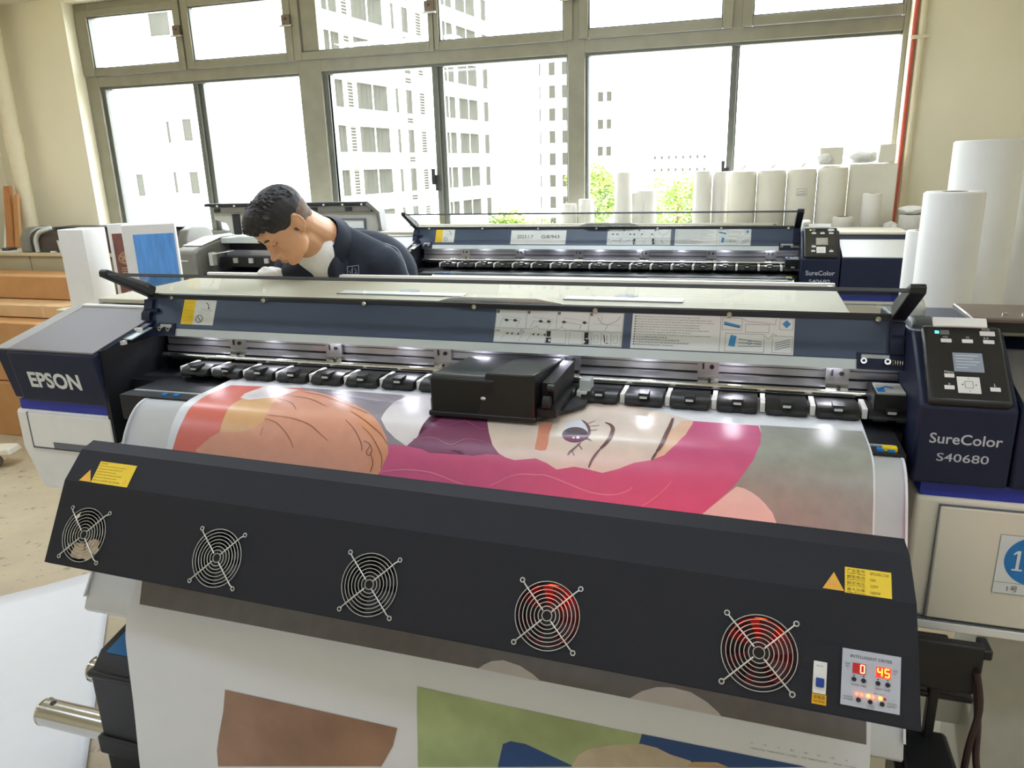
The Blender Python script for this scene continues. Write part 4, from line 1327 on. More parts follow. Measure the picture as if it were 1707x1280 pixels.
def flat_to_paper(pts, lift, out, m):
    """cut a flat (u,s) polygon at the paper's rows, then lay it on the curved sheet"""
    bm = bmesh.new()
    vs = [bm.verts.new((u, s, 0)) for u, s in pts]
    try:
        bm.faces.new(vs)
    except ValueError:
        bm.free()
        return
    bmesh.ops.triangulate(bm, faces=bm.faces[:])
    smin, smax = min(s for u, s in pts), max(s for u, s in pts)
    for sv in SARC:
        if smin < sv < smax:
            bmesh.ops.bisect_plane(bm, geom=bm.verts[:] + bm.edges[:] + bm.faces[:], plane_co=(0, sv, 0), plane_no=(0, 1, 0), dist=1e-6)
    bm.verts.index_update()
    v = [on_paper(max(PX0 + .001, min(PX1 - .001, q.co.x)), q.co.y, lift) for q in bm.verts]
    f = [tuple(q.index for q in fc.verts) for fc in bm.faces]
    bm.free()
    out.add(v, f, m)
def ribbon(pts, w):
    """smooth polyline -> list of small quads in (u,s)"""
    P = catmull([tuple(p) for p in pts], 5) if len(pts) > 2 else [tuple(p) for p in pts]
    L, Rr = [], []
    for i in range(len(P)):
        a, b = P[max(i - 1, 0)], P[min(i + 1, len(P) - 1)]
        d = Vector((b[0] - a[0], b[1] - a[1]))
        if d.length < 1e-7:
            d = Vector((1, 0))
        d.normalize()
        t = i / (len(P) - 1)
        ww = w / 2 * (.55 + .45 * math.sin(math.pi * t))
        L.append((P[i][0] - d.y * ww, P[i][1] + d.x * ww))
        Rr.append((P[i][0] + d.y * ww, P[i][1] - d.x * ww))
    return [[L[i], L[i + 1], Rr[i + 1], Rr[i]] for i in range(len(P) - 1)]
pic = MB()
for k, (c, pts) in enumerate(POLYS):
    flat_to_paper(pts, .00025 + .00003 * k, pic, 'print_' + c)
for k, (c, w, pts) in enumerate(LINES):
    for q in ribbon(pts, w):
        flat_to_paper(q, .00135 + .000005 * k, pic, 'print_' + c)
# small grey job text in the white gap between the pictures
def paper_text(t, u, s, h, w=None):
    v, f, tw, th = text_mesh(t)
    sc = h / th
    sx = w / tw if w else sc
    pic.add([on_paper(u + x * sx, s - y * sc, .0006) for x, y in v], f, 'print_margin_text')
for q, tx in enumerate(('C1', 'M1', 'Y1', 'BK1', 'OR1', 'K2', 'M2', 'Y2')):
    paper_text(tx, .052 + q * .0215, .822, .0028)
paper_text('MAROTIN  MAROTIYA 1.22.001', .052, .831, .0028, .075)
paper_text('C/M  MAROTIYA1921', .135, .831, .0028, .040)
paper_text('PAGE 1/210703', .186, .831, .0028, .034)
p = obj('printed_picture', pic, parent=md, smooth=60)

# ------------------------------------------------------------------ dryer
DO = Vector((-1.404, 1.069, .813))
dyaw = R(-1.67)
du = Vector((math.cos(dyaw), math.sin(dyaw), R(-.183))).normalized()
dv = Vector((-math.sin(dyaw), math.cos(dyaw), 0))
dw = du.cross(dv)
DL = 1.68
PROF = [(0, 0), (.092, .150), (.153, .199), (.190, .207)]
def dp(s, y, z):
    return DO + du * (s - .105 * y) + dv * y + dw * z
dr = thing('media_dryer', 'long black sheet metal dryer with five chrome fan guards in front of the printer', 'dryer', tuple(dp(DL / 2, .05, 0)))
FT = (dv * .092 + dw * .150).normalized()
FNRM = du.cross(FT)
FLEN = math.hypot(.092, .150)
def ff(s, t, d=0.0):
    sh = .092 * t / FLEN
    return DO + du * s + FT * t + FNRM * d
FANS = [.0885, .4325, .7732, 1.1125, 1.4535]
FC = .0690
# front sheet with round openings
bm = bmesh.new()
def loop(pts):
    vs = [bm.verts.new(p) for p in pts]
    for i in range(len(vs)):
        bm.edges.new((vs[i], vs[(i + 1) % len(vs)]))
e0 = .105 * .092
loop([(0, 0, 0), (DL, 0, 0), (DL - e0, FLEN, 0), (-e0, FLEN, 0)])
for fx in FANS:
    loop([(fx + .0545 * math.cos(2 * math.pi * i / 40), FC + .0545 * math.sin(2 * math.pi * i / 40), 0) for i in range(40)])
bmesh.ops.triangle_fill(bm, use_beauty=True, use_dissolve=False, edges=bm.edges[:], normal=(0, 0, 1))
bm.verts.index_update()
fr = MB()
fr.add([ff(v.co.x, v.co.y) for v in bm.verts], [tuple(q.index for q in f.verts) for f in bm.faces], 'dryer_black')
bm.free()
front_sheet = obj('front_sheet', fr, parent=dr, solid=.002, smooth=0)
sh = MB()
for (a, b) in ((PROF[1], PROF[2]), (PROF[2], PROF[3])):
    sh.add([dp(0, *a), dp(DL, *a), dp(DL, *b), dp(0, *b)], [(0, 1, 2, 3)], 'dryer_black')
sh.add([dp(0, .190, .207), dp(DL, .190, .207), dp(DL, .192, .187), dp(0, .192, .187)], [(0, 1, 2, 3)], 'dryer_black')
obj('hood_sheet', sh, parent=dr, solid=.002, smooth=0)
for s in (0, DL):
    en = MB()
    pts = [(0.001, 0), (.060, 0), (.188, .187), (.189, .205), (.153, .197), (.093, .149)]
    v = [dp(s + (.001 if s == 0 else -.003), *q) for q in pts] + [dp(s + (.003 if s == 0 else -.001), *q) for q in pts]
    k = len(pts)
    en.add(v, [tuple(range(k))[::-1], tuple(range(k, 2 * k))] + [(i, (i + 1) % k, k + (i + 1) % k, k + i) for i in range(k)], 'dryer_black')
    obj('end_plate', en, parent=dr, smooth=0)
bk = MB()
bk.add([dp(.01, .055, .002), dp(DL - .01, .055, .002), dp(DL - .01, .045, .002), dp(.01, .045, .002)], [(0, 1, 2, 3)], 'dryer_black')
bk.add([dp(.01, .0, .001), dp(DL - .01, .0, .001), dp(DL - .01, .058, .001), dp(.01, .058, .001)], [(0, 1, 2, 3)], 'dryer_black')
bk.add([dp(.01, .058, .001), dp(DL - .01, .058, .001), dp(DL - .01, .120, .080), dp(.01, .120, .080)], [(0, 1, 2, 3)], 'dryer_inside')
obj('inner_tray', bk, parent=dr, solid=.0015, smooth=0)
for fx in FANS:
    c = ff(fx, FC, .0035)
    g = MB()
    for q in range(8):
        rr = .0562 - q * .0068
        g.ring(c, du, FT, rr, .0008, 44, 6, 'guard_wire')
    for (sx, sy) in ((1, 1), (-1, 1), (1, -1), (-1, -1)):
        a = ff(fx + sx * .0075, FC + sy * .0075, .0052)
        b = ff(fx + sx * .046, FC + sy * .046, .0052)
        e = ff(fx + sx * .0488, FC + sy * .0488, .0018)
        g.tube([a, b, e], .0013, 6, 'guard_wire')
        g.ring(ff(fx + sx * .0516, FC + sy * .0516, .0016), du, FT, .0036, .0013, 14, 6, 'guard_wire')
    gd_ = obj('fan_guard', g, parent=dr, smooth=60)
    for (sx, sy) in ((1, 1), (-1, 1), (1, -1), (-1, -1)):
        sc = MB()
        sc.cyl(ff(fx + sx * .0516, FC + sy * .0516, 0), ff(fx + sx * .0516, FC + sy * .0516, .0026), .0028, m='rubber', n=10)
        obj('guard_screw', sc, parent=gd_)
    fb = MB()
    cc = ff(fx, FC, -.016)
    fb.cyl(cc - FNRM * .006, cc + FNRM * .010, .019, m='fan_black', n=24)
    for k in range(7):
        a0 = 2 * math.pi * k / 7
        pts = []
        for (rr, da, dd) in ((.018, 0, .006), (.050, .12, .007), (.050, .72, -.006), (.018, .55, -.005)):
            pts.append(cc + du * (rr * math.cos(a0 + da)) + FT * (rr * math.sin(a0 + da)) + FNRM * dd)
        q = [p_ - FNRM * .0012 for p_ in pts]
        fb.hexa([tuple(x) for x in (pts[0], pts[1], pts[2], pts[3], q[0], q[1], q[2], q[3])], 'fan_black')
    fn_ = obj('fan', fb, parent=dr, smooth=30)
    fh = MB()
    fh.ring(cc, du, FT, .0545, .003, 36, 8, 'fan_black')
    obj('fan_ring', fh, parent=fn_)
# short arms added as a support for the dryer on the apron at both sides of the paper
for x in (-1.372, .252):
    am = MB()
    am.hexa([(x, 1.165, .862), (x + .022, 1.165, .862), (x + .022, 1.262, .800), (x, 1.262, .800), (x, 1.180, .895), (x + .022, 1.180, .895), (x + .022, 1.275, .838), (x, 1.275, .838)], 'dryer_black')
    obj('added_support_arm', am, parent=dr)
# infrared lamps behind the two right fans and along the hood
for (s0, s1, m_) in ((.06, .52, 'ir_tube_off'), (.60, 1.0, 'ir_tube_off'), (1.06, 1.62, 'ir_lamp')):
    lm = MB()
    lm.cyl(dp(s0, .090, .092), dp(s1, .090, .092), .006, m=m_, n=12)
    obj('infrared_lamp', lm, parent=dr)
rf = MB()
rf.add([dp(.05, .150, .172), dp(DL - .05, .150, .172), dp(DL - .05, .100, .130), dp(.05, .100, .130)], [(0, 1, 2, 3)], 'reflector')
obj('reflector', rf, parent=dr, solid=.001, smooth=0)
# a crumpled scrap of paper lies behind the first guard
cp_ = MB()
rnd = random.Random(3)
for (a, b) in ((-.012, -.034), (.012, -.036), (.024, -.022)):
    cpt = ff(FANS[0] + a, FC + b, -.004)
    g = [[cpt + du * ((i - 1.5) * .011) + FT * ((k - 1.5) * .010 + rnd.uniform(-.003, .003)) + FNRM * rnd.uniform(-.005, .003) for k in range(4)] for i in range(4)]
    cp_.add([g[i][k] for i in range(4) for k in range(4)], [(i * 4 + k, (i + 1) * 4 + k, (i + 1) * 4 + k + 1, i * 4 + k + 1) for i in range(3) for k in range(3)], 'card_scrap')
tag(obj('paper_scrap', cp_, base=tuple(ff(FANS[0], FC - .04, -.004)), smooth=0, solid=.0004), 'crumpled pale paper scrap behind the leftmost fan guard', 'paper')
# yellow stickers
MT = (dv * (.153 - .092) + dw * (.199 - .150)).normalized()
mo = DO + dv * .092 + dw * .150
mn = du.cross(MT)
def msticker(pts, mname, parent):
    m_ = MB()
    d = Decal(mo, du, MT, .0009)
    d.poly(pts, mname, 1)
    d.mb.f[-1] = d.mb.f[-1]
    return d
d = msticker([(.0567, .055), (.0632, .003), (.1637, .003), (.1588, .055)][::1], 'label_yellow', dr)
d.lift = .0012
d.text('CAUTION', .063, .0485, .0035, .018, 'ink_brown', 1)
for q in range(6):
    d.text(('Do not touch the hood or the fan guard', 'Surface stays hot while the lamps are on', 'Keep paper away from the outlet', 'Switch the mains off before servicing', 'Check that all of the fans are running', 'Leave to cool for ten minutes')[q], .0625 + q * .0004, .0425 - q * .0068, .0034, (.072, .066, .052, .070, .062, .074)[q], 'ink_brown', 1)
d.line([(.147, .010), (.151, .020), (.155, .010), (.147, .010)], .0008, 'label_orange', 1)
s = obj('warning_sticker', d.mb, parent=dr, smooth=0)
d = msticker([(.0295, .0035), (.0623, .0035), (.0430, .032)], 'label_orange', dr)
d.lift = .0013
d.line([(.041, .009), (.0435, .015), (.046, .009)], .0009, 'label_yellow', 1)
obj('warning_triangle', d.mb, parent=dr, smooth=0)
d = msticker([(1.5397, .0037), (1.5708, .0037), (1.5558, .0325)], 'label_orange', dr)
d.lift = .0013
for q in (-.005, 0, .005):
    d.line([(1.5553 + q, .009), (1.5565 + q, .012), (1.5545 + q, .015), (1.5558 + q, .019)], .001, 'print_blush', 1)
obj('warning_triangle', d.mb, parent=dr, smooth=0)
d = msticker([(1.5715, .002), (1.637, .002), (1.637, .0438), (1.5715, .0438)], 'label_yellow', dr)
d.lift = .0012
for q, (zh, en_, vl) in enumerate((('产品型号', 'Model Name', 'EPSON LT60'), ('额定电流', 'Rated Current', '10A'), ('额定电压', 'Rated Voltage', '220V'), ('最大功率', 'Max Power', '1600W'))):
    y = .0365 - q * .0102
    d.text(zh, 1.5745, y, .0052, .0255, 'ink_brown', 1)
    d.text(en_, 1.5745, y - .0033, .0026, .026, 'ink_brown', 1)
    d.text(vl, 1.6075, y - .001, .0045, (.026, .0075, .011, .014)[q], 'ink_brown', 1)
obj('rating_plate', d.mb, parent=dr, smooth=0)
# breaker
d = Decal(DO, du, FT, .0006)
bk = MB()
d.slab(1.5325, 1.5515, .0258, .0718, .004, bk, 'body_white')
br = obj('breaker', bk, parent=dr, bev=.001)
bk = MB()
d.slab(1.5368, 1.5480, .0355, .0485, .009, bk, 'blue_switch')
obj('switch', bk, parent=br, bev=.0015)
d.rect(1.5325, 1.5528, .0105, .0252, 'label_amber', 1)
d.text('总电源', 1.5345, .0180, .0052, .016, 'ink_brown', 2.5)
d.text('MAIN POWER', 1.5345, .0130, .0032, .016, 'ink_brown', 2.5)
obj('power_sticker', d.mb, parent=dr, smooth=0)
d = Decal(DO + FNRM * .004, du, FT, .0003)
d.text('NE-63', 1.5362, .0640, .0028, .0095, 'ink_pale', 1)
obj('print', d.mb, parent=br, smooth=0)
# control plate of the dryer
d = Decal(DO, du, FT, .0004)
pl = MB()
d.slab(1.5705, 1.6525, .0160, .0985, .0015, pl, 'fan_black')
d.slab(1.5718, 1.6510, .0172, .0970, .0026, pl, 'panel_grey')
plo = obj('control_plate', pl, parent=dr)
d = Decal(DO + FNRM * .0026, du, FT, .0003)
d.text('INTELLIGENT DRYER', 1.5830, .0855, .0042, .0565, 'ink_black', 1)
for (tx, a, b, h, w) in (('实测', 1.5762, .0745, .003, .0062), ('TEMP', 1.5762, .0708, .0026, .0064), ('℃', 1.578, .0672, .0026, .003), ('设定', 1.6405, .0745, .003, .0062), ('SET', 1.6412, .0708, .0026, .0045),
                         ('POWER TIMER', 1.5850, .0462, .0028, .021), ('HEAT TEMP', 1.6185, .0462, .0028, .019), ('手动/自动', 1.5755, .0285, .0026, .0125), ('AUTO/MANUAL', 1.5755, .0250, .0024, .013), ('风机/加热', 1.6345, .0285, .0026, .0125), ('FAN/HEAT', 1.6345, .0250, .0024, .0125), ('工作状态', 1.6068, .0205, .0026, .011), ('STATUS', 1.6068, .0180, .0022, .010), ('HEAT1 HEAT2', 1.6160, .0392, .0020, .014)):
    d.text(tx, a, b, h, w, 'ink_grey', 1)
for a in (1.5888, 1.6212):
    d.poly([(a - .0013, .0598), (a + .0013, .0598), (a, .0622)], 'ink_black', 1)
for a in (1.6018, 1.6342):
    d.poly([(a - .0013, .0618), (a + .0013, .0618), (a, .0594)], 'ink_black', 1)
obj('print', d.mb, parent=plo, smooth=0)
for (a, b) in ((1.5888, .0553), (1.6018, .0553), (1.6212, .0553), (1.6342, .0553), (1.5959, .0276), (1.6116, .0276), (1.6276, .0276)):
    bt = MB()
    bt.cyl(ff(a, b, .002), ff(a, b, .0055), .0034, .0030, 16, 'fan_black')
    obj('push_button', bt, parent=plo)
for (a, b, m_) in ((1.5934, .0352, 'led_red'), (1.5999, .0352, 'led_red'), (1.609, .0352, 'led_amber'), (1.6154, .0346, 'led_red'), (1.625, .0350, 'led_amber'), (1.6308, .0350, 'led_window')):
    ld = MB()
    ld.sphere(tuple(ff(a, b, .0030)), .0021, 10, 8, m_)
    obj('status_led', ld, parent=plo)
SEG = {'0': 'abcdef', '4': 'fgbc', '5': 'afgcd'}
for (x0, x1, txt, mw, ms) in ((1.5864, 1.6042, ' 0', 'led_window', 'led_red_hot'), (1.6184, 1.6375, '45', 'led_window_hot', 'led_amber')):
    d = Decal(DO + FNRM * .0026, du, FT, .0004)
    dm = MB()
    d.slab(x0, x1, .0638, .0785, .0012, dm, mw)
    di = obj('display', dm, parent=plo)
    d = Decal(DO + FNRM * .0040, du, FT, .0002)
    w = (x1 - x0) / 2
    for k, ch in enumerate(txt):
        if ch == ' ':
            continue
        a, b, ww, hh = x0 + k * w + w * .22, .0658, w * .56, .0108
        pt = {'a': ((a, b + hh), (a + ww, b + hh)), 'b': ((a + ww, b + hh), (a + ww, b + hh / 2)), 'c': ((a + ww, b + hh / 2), (a + ww, b)), 'd': ((a, b), (a + ww, b)), 'e': ((a, b), (a, b + hh / 2)), 'f': ((a, b + hh / 2), (a, b + hh)), 'g': ((a, b + hh / 2), (a + ww, b + hh / 2))}
        for sgm in SEG[ch]:
            d.line(list(pt[sgm]), .0014, ms, 1)
    obj('digit', d.mb, parent=di, smooth=0)
# lug under the hood
lg_ = MB()
lg_.box(*[v for pr_ in zip(dp(1.50, .10, -.012), dp(1.52, .07, .0)) for v in (min(pr_), max(pr_))], 'body_white')
obj('lug', lg_, parent=dr)
# ------------------------------------------------------------------ floor sheet, take-up unit and drive under the front printer
fs = MB()
out = [(-3.15, 1.45), (-2.74, 1.84), (-2.56, 2.16), (-2.30, 2.22), (-1.30, 2.0), (-1.0, 1.2), (-1.0, -.2), (-3.2, -.2)]
rnd = random.Random(11)
NU, NV = 26, 22
A0, A1, B0, B1 = Vector((-3.15, 1.42)), Vector((-2.50, 2.20)), Vector((-2.3, -.3)), Vector((-1.1, .6))
for i in range(NU + 1):
    for j in range(NV + 1):
        a, b = i / NU, j / NV
        p = (A0 * (1 - a) + A1 * a) * (1 - b) + (B0 * (1 - a) + B1 * a) * b
        z = .006 + .010 * (math.sin(3.1 * a + 2 * b) ** 2) + .012 * math.exp(-b * 14) * (.5 + .5 * math.sin(7 * a))
        fs.v.append((p.x, p.y, z))
for i in range(NU):
    for j in range(NV):
        fs.f.append((i * (NV + 1) + j, (i + 1) * (NV + 1) + j, (i + 1) * (NV + 1) + j + 1, i * (NV + 1) + j + 1))
        fs.m.append(fs.mi('paper'))
tag(obj('paper_sheet', fs, base=(-2.2, 1.0, 0), solid=.0008), 'large white paper sheet lying on the floor at the left of the front printer', 'paper')

tu = thing('take_up_reel', 'black take-up reel post with two silver roller ends at lower left', 'machine', (-1.40, 1.26, 0))
mb = MB()
mb.prism([(1.15, 0), (1.34, 0), (1.34, .46), (1.28, .525), (1.19, .505), (1.15, .465)], -1.445, -1.305, 'black_plastic')
mb.box(-1.455, -1.30, 1.14, 1.35, .24, .29, 'black_plastic')
mb.box(-1.452, -1.30, 1.145, 1.345, .455, .472, 'black_plastic')
obj('post', mb, parent=tu, bev=.006)
obj('blue_label', MB().hexa([(-1.42, 1.185, .5035), (-1.33, 1.185, .5035), (-1.33, 1.275, .5245), (-1.42, 1.275, .5245), (-1.42, 1.185, .506), (-1.33, 1.185, .506), (-1.33, 1.275, .527), (-1.42, 1.275, .527)], 'sign_blue'), parent=tu)
for (x, y, z, r) in ((-1.69, 1.20, .262, .034), (-1.535, 1.24, .395, .031)):
    mb = MB()
    mb.cyl((x, y, z), (-1.30, y, z), r, n=28, m='steel')
    mb.cyl((x - .001, y, z), (x + .004, y, z), r + .0015, n=28, m='chrome')
    rb = obj('roller_end', mb, parent=tu, bev=.0015)
    mb = MB()
    mb.cyl((x + .035, y, z + r - .003), (x + .035, y, z + r + .001), .008, n=14, m='ink_black')
    obj('hole', mb, parent=rb)
mb = MB()
mb.box(-1.62, -1.28, 1.02, 1.09, .03, .09, 'brown_steel')
mb.box(-1.62, -1.28, 1.00, 1.02, .03, .12, 'pale_plastic')
obj('floor_rail', mb, parent=tu, bev=.003)

td = thing('take_up_drive', 'black take-up motor bracket under the right end of the dryer', 'machine', (.38, 1.32, 0))
mb = MB()
mb.prism([(.318, .79), (.318, .70), (.36, .692), (.415, .692), (.425, .712), (.425, .79)], 1.285, 1.305, 'black_plastic', axis='y')
mb.box(.42, .437, 1.285, 1.33, .766, .786, 'black_plastic')
mb.box(.318, .425, 1.30, 1.50, .664, .676, 'black_plastic')
obj('bracket', mb, parent=td, bev=.004)
mb = MB()
mb.box(.352, .368, 1.292, 1.312, .56, .70, 'black_plastic')
mb.box(.314, .330, 1.285, 1.305, .40, .70, 'black_plastic')
obj('post', mb, parent=td, bev=.003)
mb = MB()
mb.box(.312, .396, 1.20, 1.32, .02, .585, 'black_plastic')
mb.box(.318, .385, 1.19, 1.21, .36, .56, 'black_gloss')
obj('motor_housing', mb, parent=td, bev=.018, seg=3)
mb = MB()
mb.cyl((.298, 1.25, .52), (.314, 1.25, .52), .05, .055, n=28, m='black_gloss')
obj('drive_hub', mb, parent=td, bev=.004)
mb = MB()
mb.tube([(.318, 1.185, .565), (.34, 1.175, .578), (.375, 1.178, .57), (.395, 1.20, .54)], .013, 10, 'black_gloss')
obj('hand_grip', mb, parent=td)
mb = MB()
mb.cyl((.425, 1.295, .70), (.432, 1.293, .70), .006, n=12, m='chrome')
obj('bolt', mb, parent=td)
for (nm, pts) in (('left', [(.415, 1.28, .745), (.425, 1.27, .68), (.415, 1.26, .6), (.41, 1.25, .45), (.405, 1.25, .3), (.40, 1.26, .1), (.41, 1.30, .01)]),
                  ('right', [(.40, 1.30, .76), (.418, 1.29, .72), (.426, 1.27, .65), (.43, 1.26, .58), (.45, 1.25, .50), (.475, 1.24, .40), (.50, 1.24, .25), (.53, 1.25, .012)])):
    P = catmull(pts, 5)
    tag(obj('power_cable', MB().tube(P, .006, 8, 'cable'), base=pts[-1]), 'dark cable hanging straight down beside the take-up bracket' if nm == 'left' else 'dark cable slanting down right to the floor in front of the pale leg', 'cable')

# ------------------------------------------------------------------ things standing left of the front printer
def carton(name, label, cat, x0, x1, y0, y1, z0, z1, m, tape=True, group=None, mt='tape'):
    t = thing(name, label, cat, ((x0 + x1) / 2, (y0 + y1) / 2, z0), group=group)
    obj('body', MB().box(x0, x1, y0, y1, z0, z1, m), parent=t, bev=.006)
    mb = MB()
    ym = (y0 + y1) / 2
    mb.box(x0 + .005, x1 - .005, ym - .004, ym + .004, z1, z1 + .001, 'card_core')
    obj('flap_seam', mb, parent=t)
    if tape:
        mb = MB()
        for xt in (x1 - .16, x1 - .95):
            if xt > x0 + .05:
                mb.box(xt - .012, xt + .012, y0 - .0012, y0 + .001, z0 + .004, z1 + .0012, mt)
                mb.box(xt - .012, xt + .012, y0 - .001, y1, z1, z1 + .0014, mt)
        obj('tape', mb, parent=t)
    return t
carton('cardboard_box', 'long cardboard box at the bottom of the stack on the floor left of the printer', 'box', -5.5, -3.98, 3.42, 4.06, 0.0, .36, 'cardboard', group='long cardboard boxes stacked on the left')
carton('cardboard_box', 'long cardboard box with tape bands, second from the floor in the left stack', 'box', -5.5, -4.0, 3.45, 4.06, .365, .745, 'cardboard', group='long cardboard boxes stacked on the left')
carton('cardboard_box', 'flat pale cardboard box third from the floor in the left stack', 'box', -5.5, -4.10, 3.60, 4.06, .75, .83, 'cardboard_pale', group='long cardboard boxes stacked on the left')
carton('cardboard_box', 'long brown cardboard box on top of the left stack, below the cream bench', 'box', -5.5, -4.17, 3.79, 4.06, .835, .985, 'cardboard', tape=False, group='long cardboard boxes stacked on the left')
tb = thing('work_bench', 'long cream workbench along the far wall left of the window', 'table', (-4.5, 4.32, 0))
mb = MB()
mb.box(-5.36, -3.30, 4.12, 4.42, 1.075, 1.10, 'table_cream')
obj('table_top', mb, parent=tb, bev=.004)
mb = MB()
mb.box(-5.35, -4.93, 4.14, 4.42, .10, 1.074, 'table_front')
mb.box(-4.92, -4.20, 4.14, 4.42, .10, 1.074, 'table_front')
mb.box(-4.19, -3.32, 4.14, 4.42, .10, 1.074, 'table_front')
obj('front_panel', mb, parent=tb, bev=.004)
obj('plinth', MB().box(-5.34, -3.34, 4.18, 4.40, 0, .10, 'dark_brown'), parent=tb)
# laminator
la = thing('laminator', 'long dark laminating machine with curved silver ends on the cream bench', 'machine', (-4.2, 4.33, 1.10), loc=(-4.2, 4.265, 1.10))
mb = MB()
mb.prism([(4.22, 1.10), (4.46, 1.10), (4.46, 1.225), (4.40, 1.262), (4.29, 1.262), (4.235, 1.235), (4.22, 1.20)], -4.90, -3.62, 'dark_brown')
obj('body', mb, parent=la, bev=.008)
obj('top_bar', MB().box(-4.72, -3.62, 4.27, 4.43, 1.262, 1.274, 'black_plastic'), parent=la, bev=.003)
for (a, b) in ((-4.985, -4.90), (-3.62, -3.545)):
    mb = MB()
    mb.prism([(4.20, 1.10), (4.48, 1.10), (4.48, 1.21), (4.45, 1.255), (4.40, 1.272), (4.29, 1.272), (4.235, 1.25), (4.205, 1.20)], a, b, 'grey_plastic')
    obj('end_cover', mb, parent=la, bev=.012, seg=3)
mb = MB()
P = [(-4.80 + .0 * k, 4.205 + .0 * k, 1.11) for k in range(1)]
arc = [(-4.84, 4.212, 1.105), (-4.835, 4.207, 1.18), (-4.81, 4.207, 1.225), (-4.77, 4.21, 1.25), (-4.72, 4.25, 1.268)]
mb.tube(catmull(arc, 5), .016, 10, 'silver_edge')
obj('curved_rail', mb, parent=la)
mb = MB()
for k in range(3):
    mb.ring((-3.71 + k * .02, 4.235, 1.18), (0, 1, 0), (0, 0, 1), .075, .010, 26, 8, 'steel')
obj('roller_rings', mb, parent=la)
# things on the bench
cu_ = thing('paper_cup', 'small white paper cup on the cream bench beside the white cartons', 'cup', (-4.62, 4.165, 1.10))
mb = MB().lathe([(0, 0), (.028, 0), (.036, .085), (.034, .085), (.027, .004), (0, .004)], (-4.62, 4.165, 1.10), 24, 'label_white')
obj('body', mb, parent=cu_)
mb = MB()
mb.ring((-4.62, 4.165, 1.185), (1, 0, 0), (0, 1, 0), .0355, .002, 24, 6, 'label_white')
obj('rim', mb, parent=cu_)
tag(obj('ink_pad', MB().box(-5.20, -5.13, 4.16, 4.23, 1.1005, 1.128, 'dark_brown'), base=(-5.165, 4.195, 1.10), bev=.004), 'small dark block on the cream bench under the leaning boards', 'box')
mb = MB()
for k in range(5):
    x0 = -5.33 + .012 * k
    mb.box(x0, x0 + .31, 4.14 + .006 * k, 4.30 + .004 * k, 1.1005 + .002 * k, 1.1022 + .002 * k, 'label_white')
tag(obj('paper_stack', mb, base=(-4.85, 4.22, 1.10)), 'loose stack of white papers on the cream bench behind the cup', 'paper')
mb = MB()
mb.cyl((-4.73, 4.15, 1.106), (-4.66, 4.165, 1.106), .005, n=10, m='body_white')
mb.box(-4.705, -4.685, 4.13, 4.16, 1.1005, 1.112, 'body_white')
tag(obj('cutter', mb, base=(-4.7, 4.15, 1.10)), 'small white cutter lying on the cream bench in front of the cup', 'tool')
for k, (x, w, d, h, m_, lab) in enumerate(((-5.325, .075, .030, .46, 'wood', 'narrow brown wooden board leaning upright in the far left corner'), (-5.24, .05, .02, .40, 'cardboard', 'short brown board leaning beside the white corner pipe'), (-5.355, .025, .03, .28, 'label_white', 'short white strip leaning left of the brown boards'))):
    mb = MB()
    y0, y1 = 4.30, 4.37
    mb.hexa([(x, y0, 1.101), (x + w, y0, 1.101), (x + w, y0 + d, 1.101), (x, y0 + d, 1.101), (x + .01, y1, 1.10 + h), (x + w * .9, y1, 1.10 + h), (x + w * .9, y1 + d, 1.10 + h), (x + .01, y1 + d, 1.10 + h)], m_)
    tag(obj('leaning_board', mb, base=(x, y0, 1.1), bev=.002), lab, 'board')

# caster foot of the white stand at the left edge
cf = thing('stand_foot', 'white stand foot on a caster on the floor at the left edge', 'stand', (-4.15, 2.93, 0))
mb = MB()
mb.hexa([(-4.75, 2.74, .075), (-3.99, 2.98, .075), (-4.03, 3.10, .075), (-4.79, 2.86, .075), (-4.74, 2.75, .13), (-4.01, 2.985, .115), (-4.045, 3.085, .115), (-4.78, 2.85, .13)], 'body_cream')
obj('beam', mb, parent=cf, bev=.012, seg=3)
mb = MB()
mb.cyl((-4.10, 2.955, .036), (-4.115, 2.985, .036), .036, n=18, m='grey_plastic')
obj('caster', mb, parent=cf)
mb = MB()
mb.cyl((-4.15, 2.94, .078), (-4.15, 2.94, .09), .012, n=10, m='grey_plastic')
mb.cyl((-4.20, 2.92, .078), (-4.20, 2.92, .09), .012, n=10, m='grey_plastic')
obj('bolt', mb, parent=cf)
obj('upright', MB().box(-4.76, -4.68, 2.77, 2.85, .12, .70, 'body_cream'), parent=cf, bev=.006)

# side table with three tall cartons
st = thing('side_table', 'low pale table behind the left end of the front printer', 'table', (-2.95, 3.05, 0))
obj('table_top', MB().box(-3.30, -2.35, 2.86, 3.30, .945, .972, 'table_cream'), parent=st, bev=.004)
for (x, y) in ((-3.26, 2.90), (-2.4, 2.90), (-3.26, 3.26), (-2.4, 3.26)):
    obj('leg', MB().box(x - .025, x + .025, y - .025, y + .025, 0, .945, 'pale_plastic'), parent=st)
def display_box(label, cx, cy, rz, w, d, h, prints):
    t = thing('paper_box', label, 'box', (cx, cy, .973), group='printed boxes on the side table', rz=rz)
    BASE[t.name] = (0, 0, 0)
    mb = MB().box(-w / 2, w / 2, -d / 2, d / 2, 0, h, 'box_white')
    obj('body', mb, parent=t, bev=.003)
    mb = MB().box(-w / 2 + .008, w / 2 - .008, -.003, .003, h, h + .0015, 'ink_pale')
    obj('top_fold', mb, parent=t)
    for (a0, a1, b0, b1, m_) in prints:
        mb = MB().box(a0, a1, -d / 2 - .0012, -d / 2 + .001, b0, b1, m_)
        p_ = obj('print', mb, parent=t)
    return t
display_box('plain white tall box leftmost on the side table', -3.215, 3.02, R(4), .15, .15, .385, [])
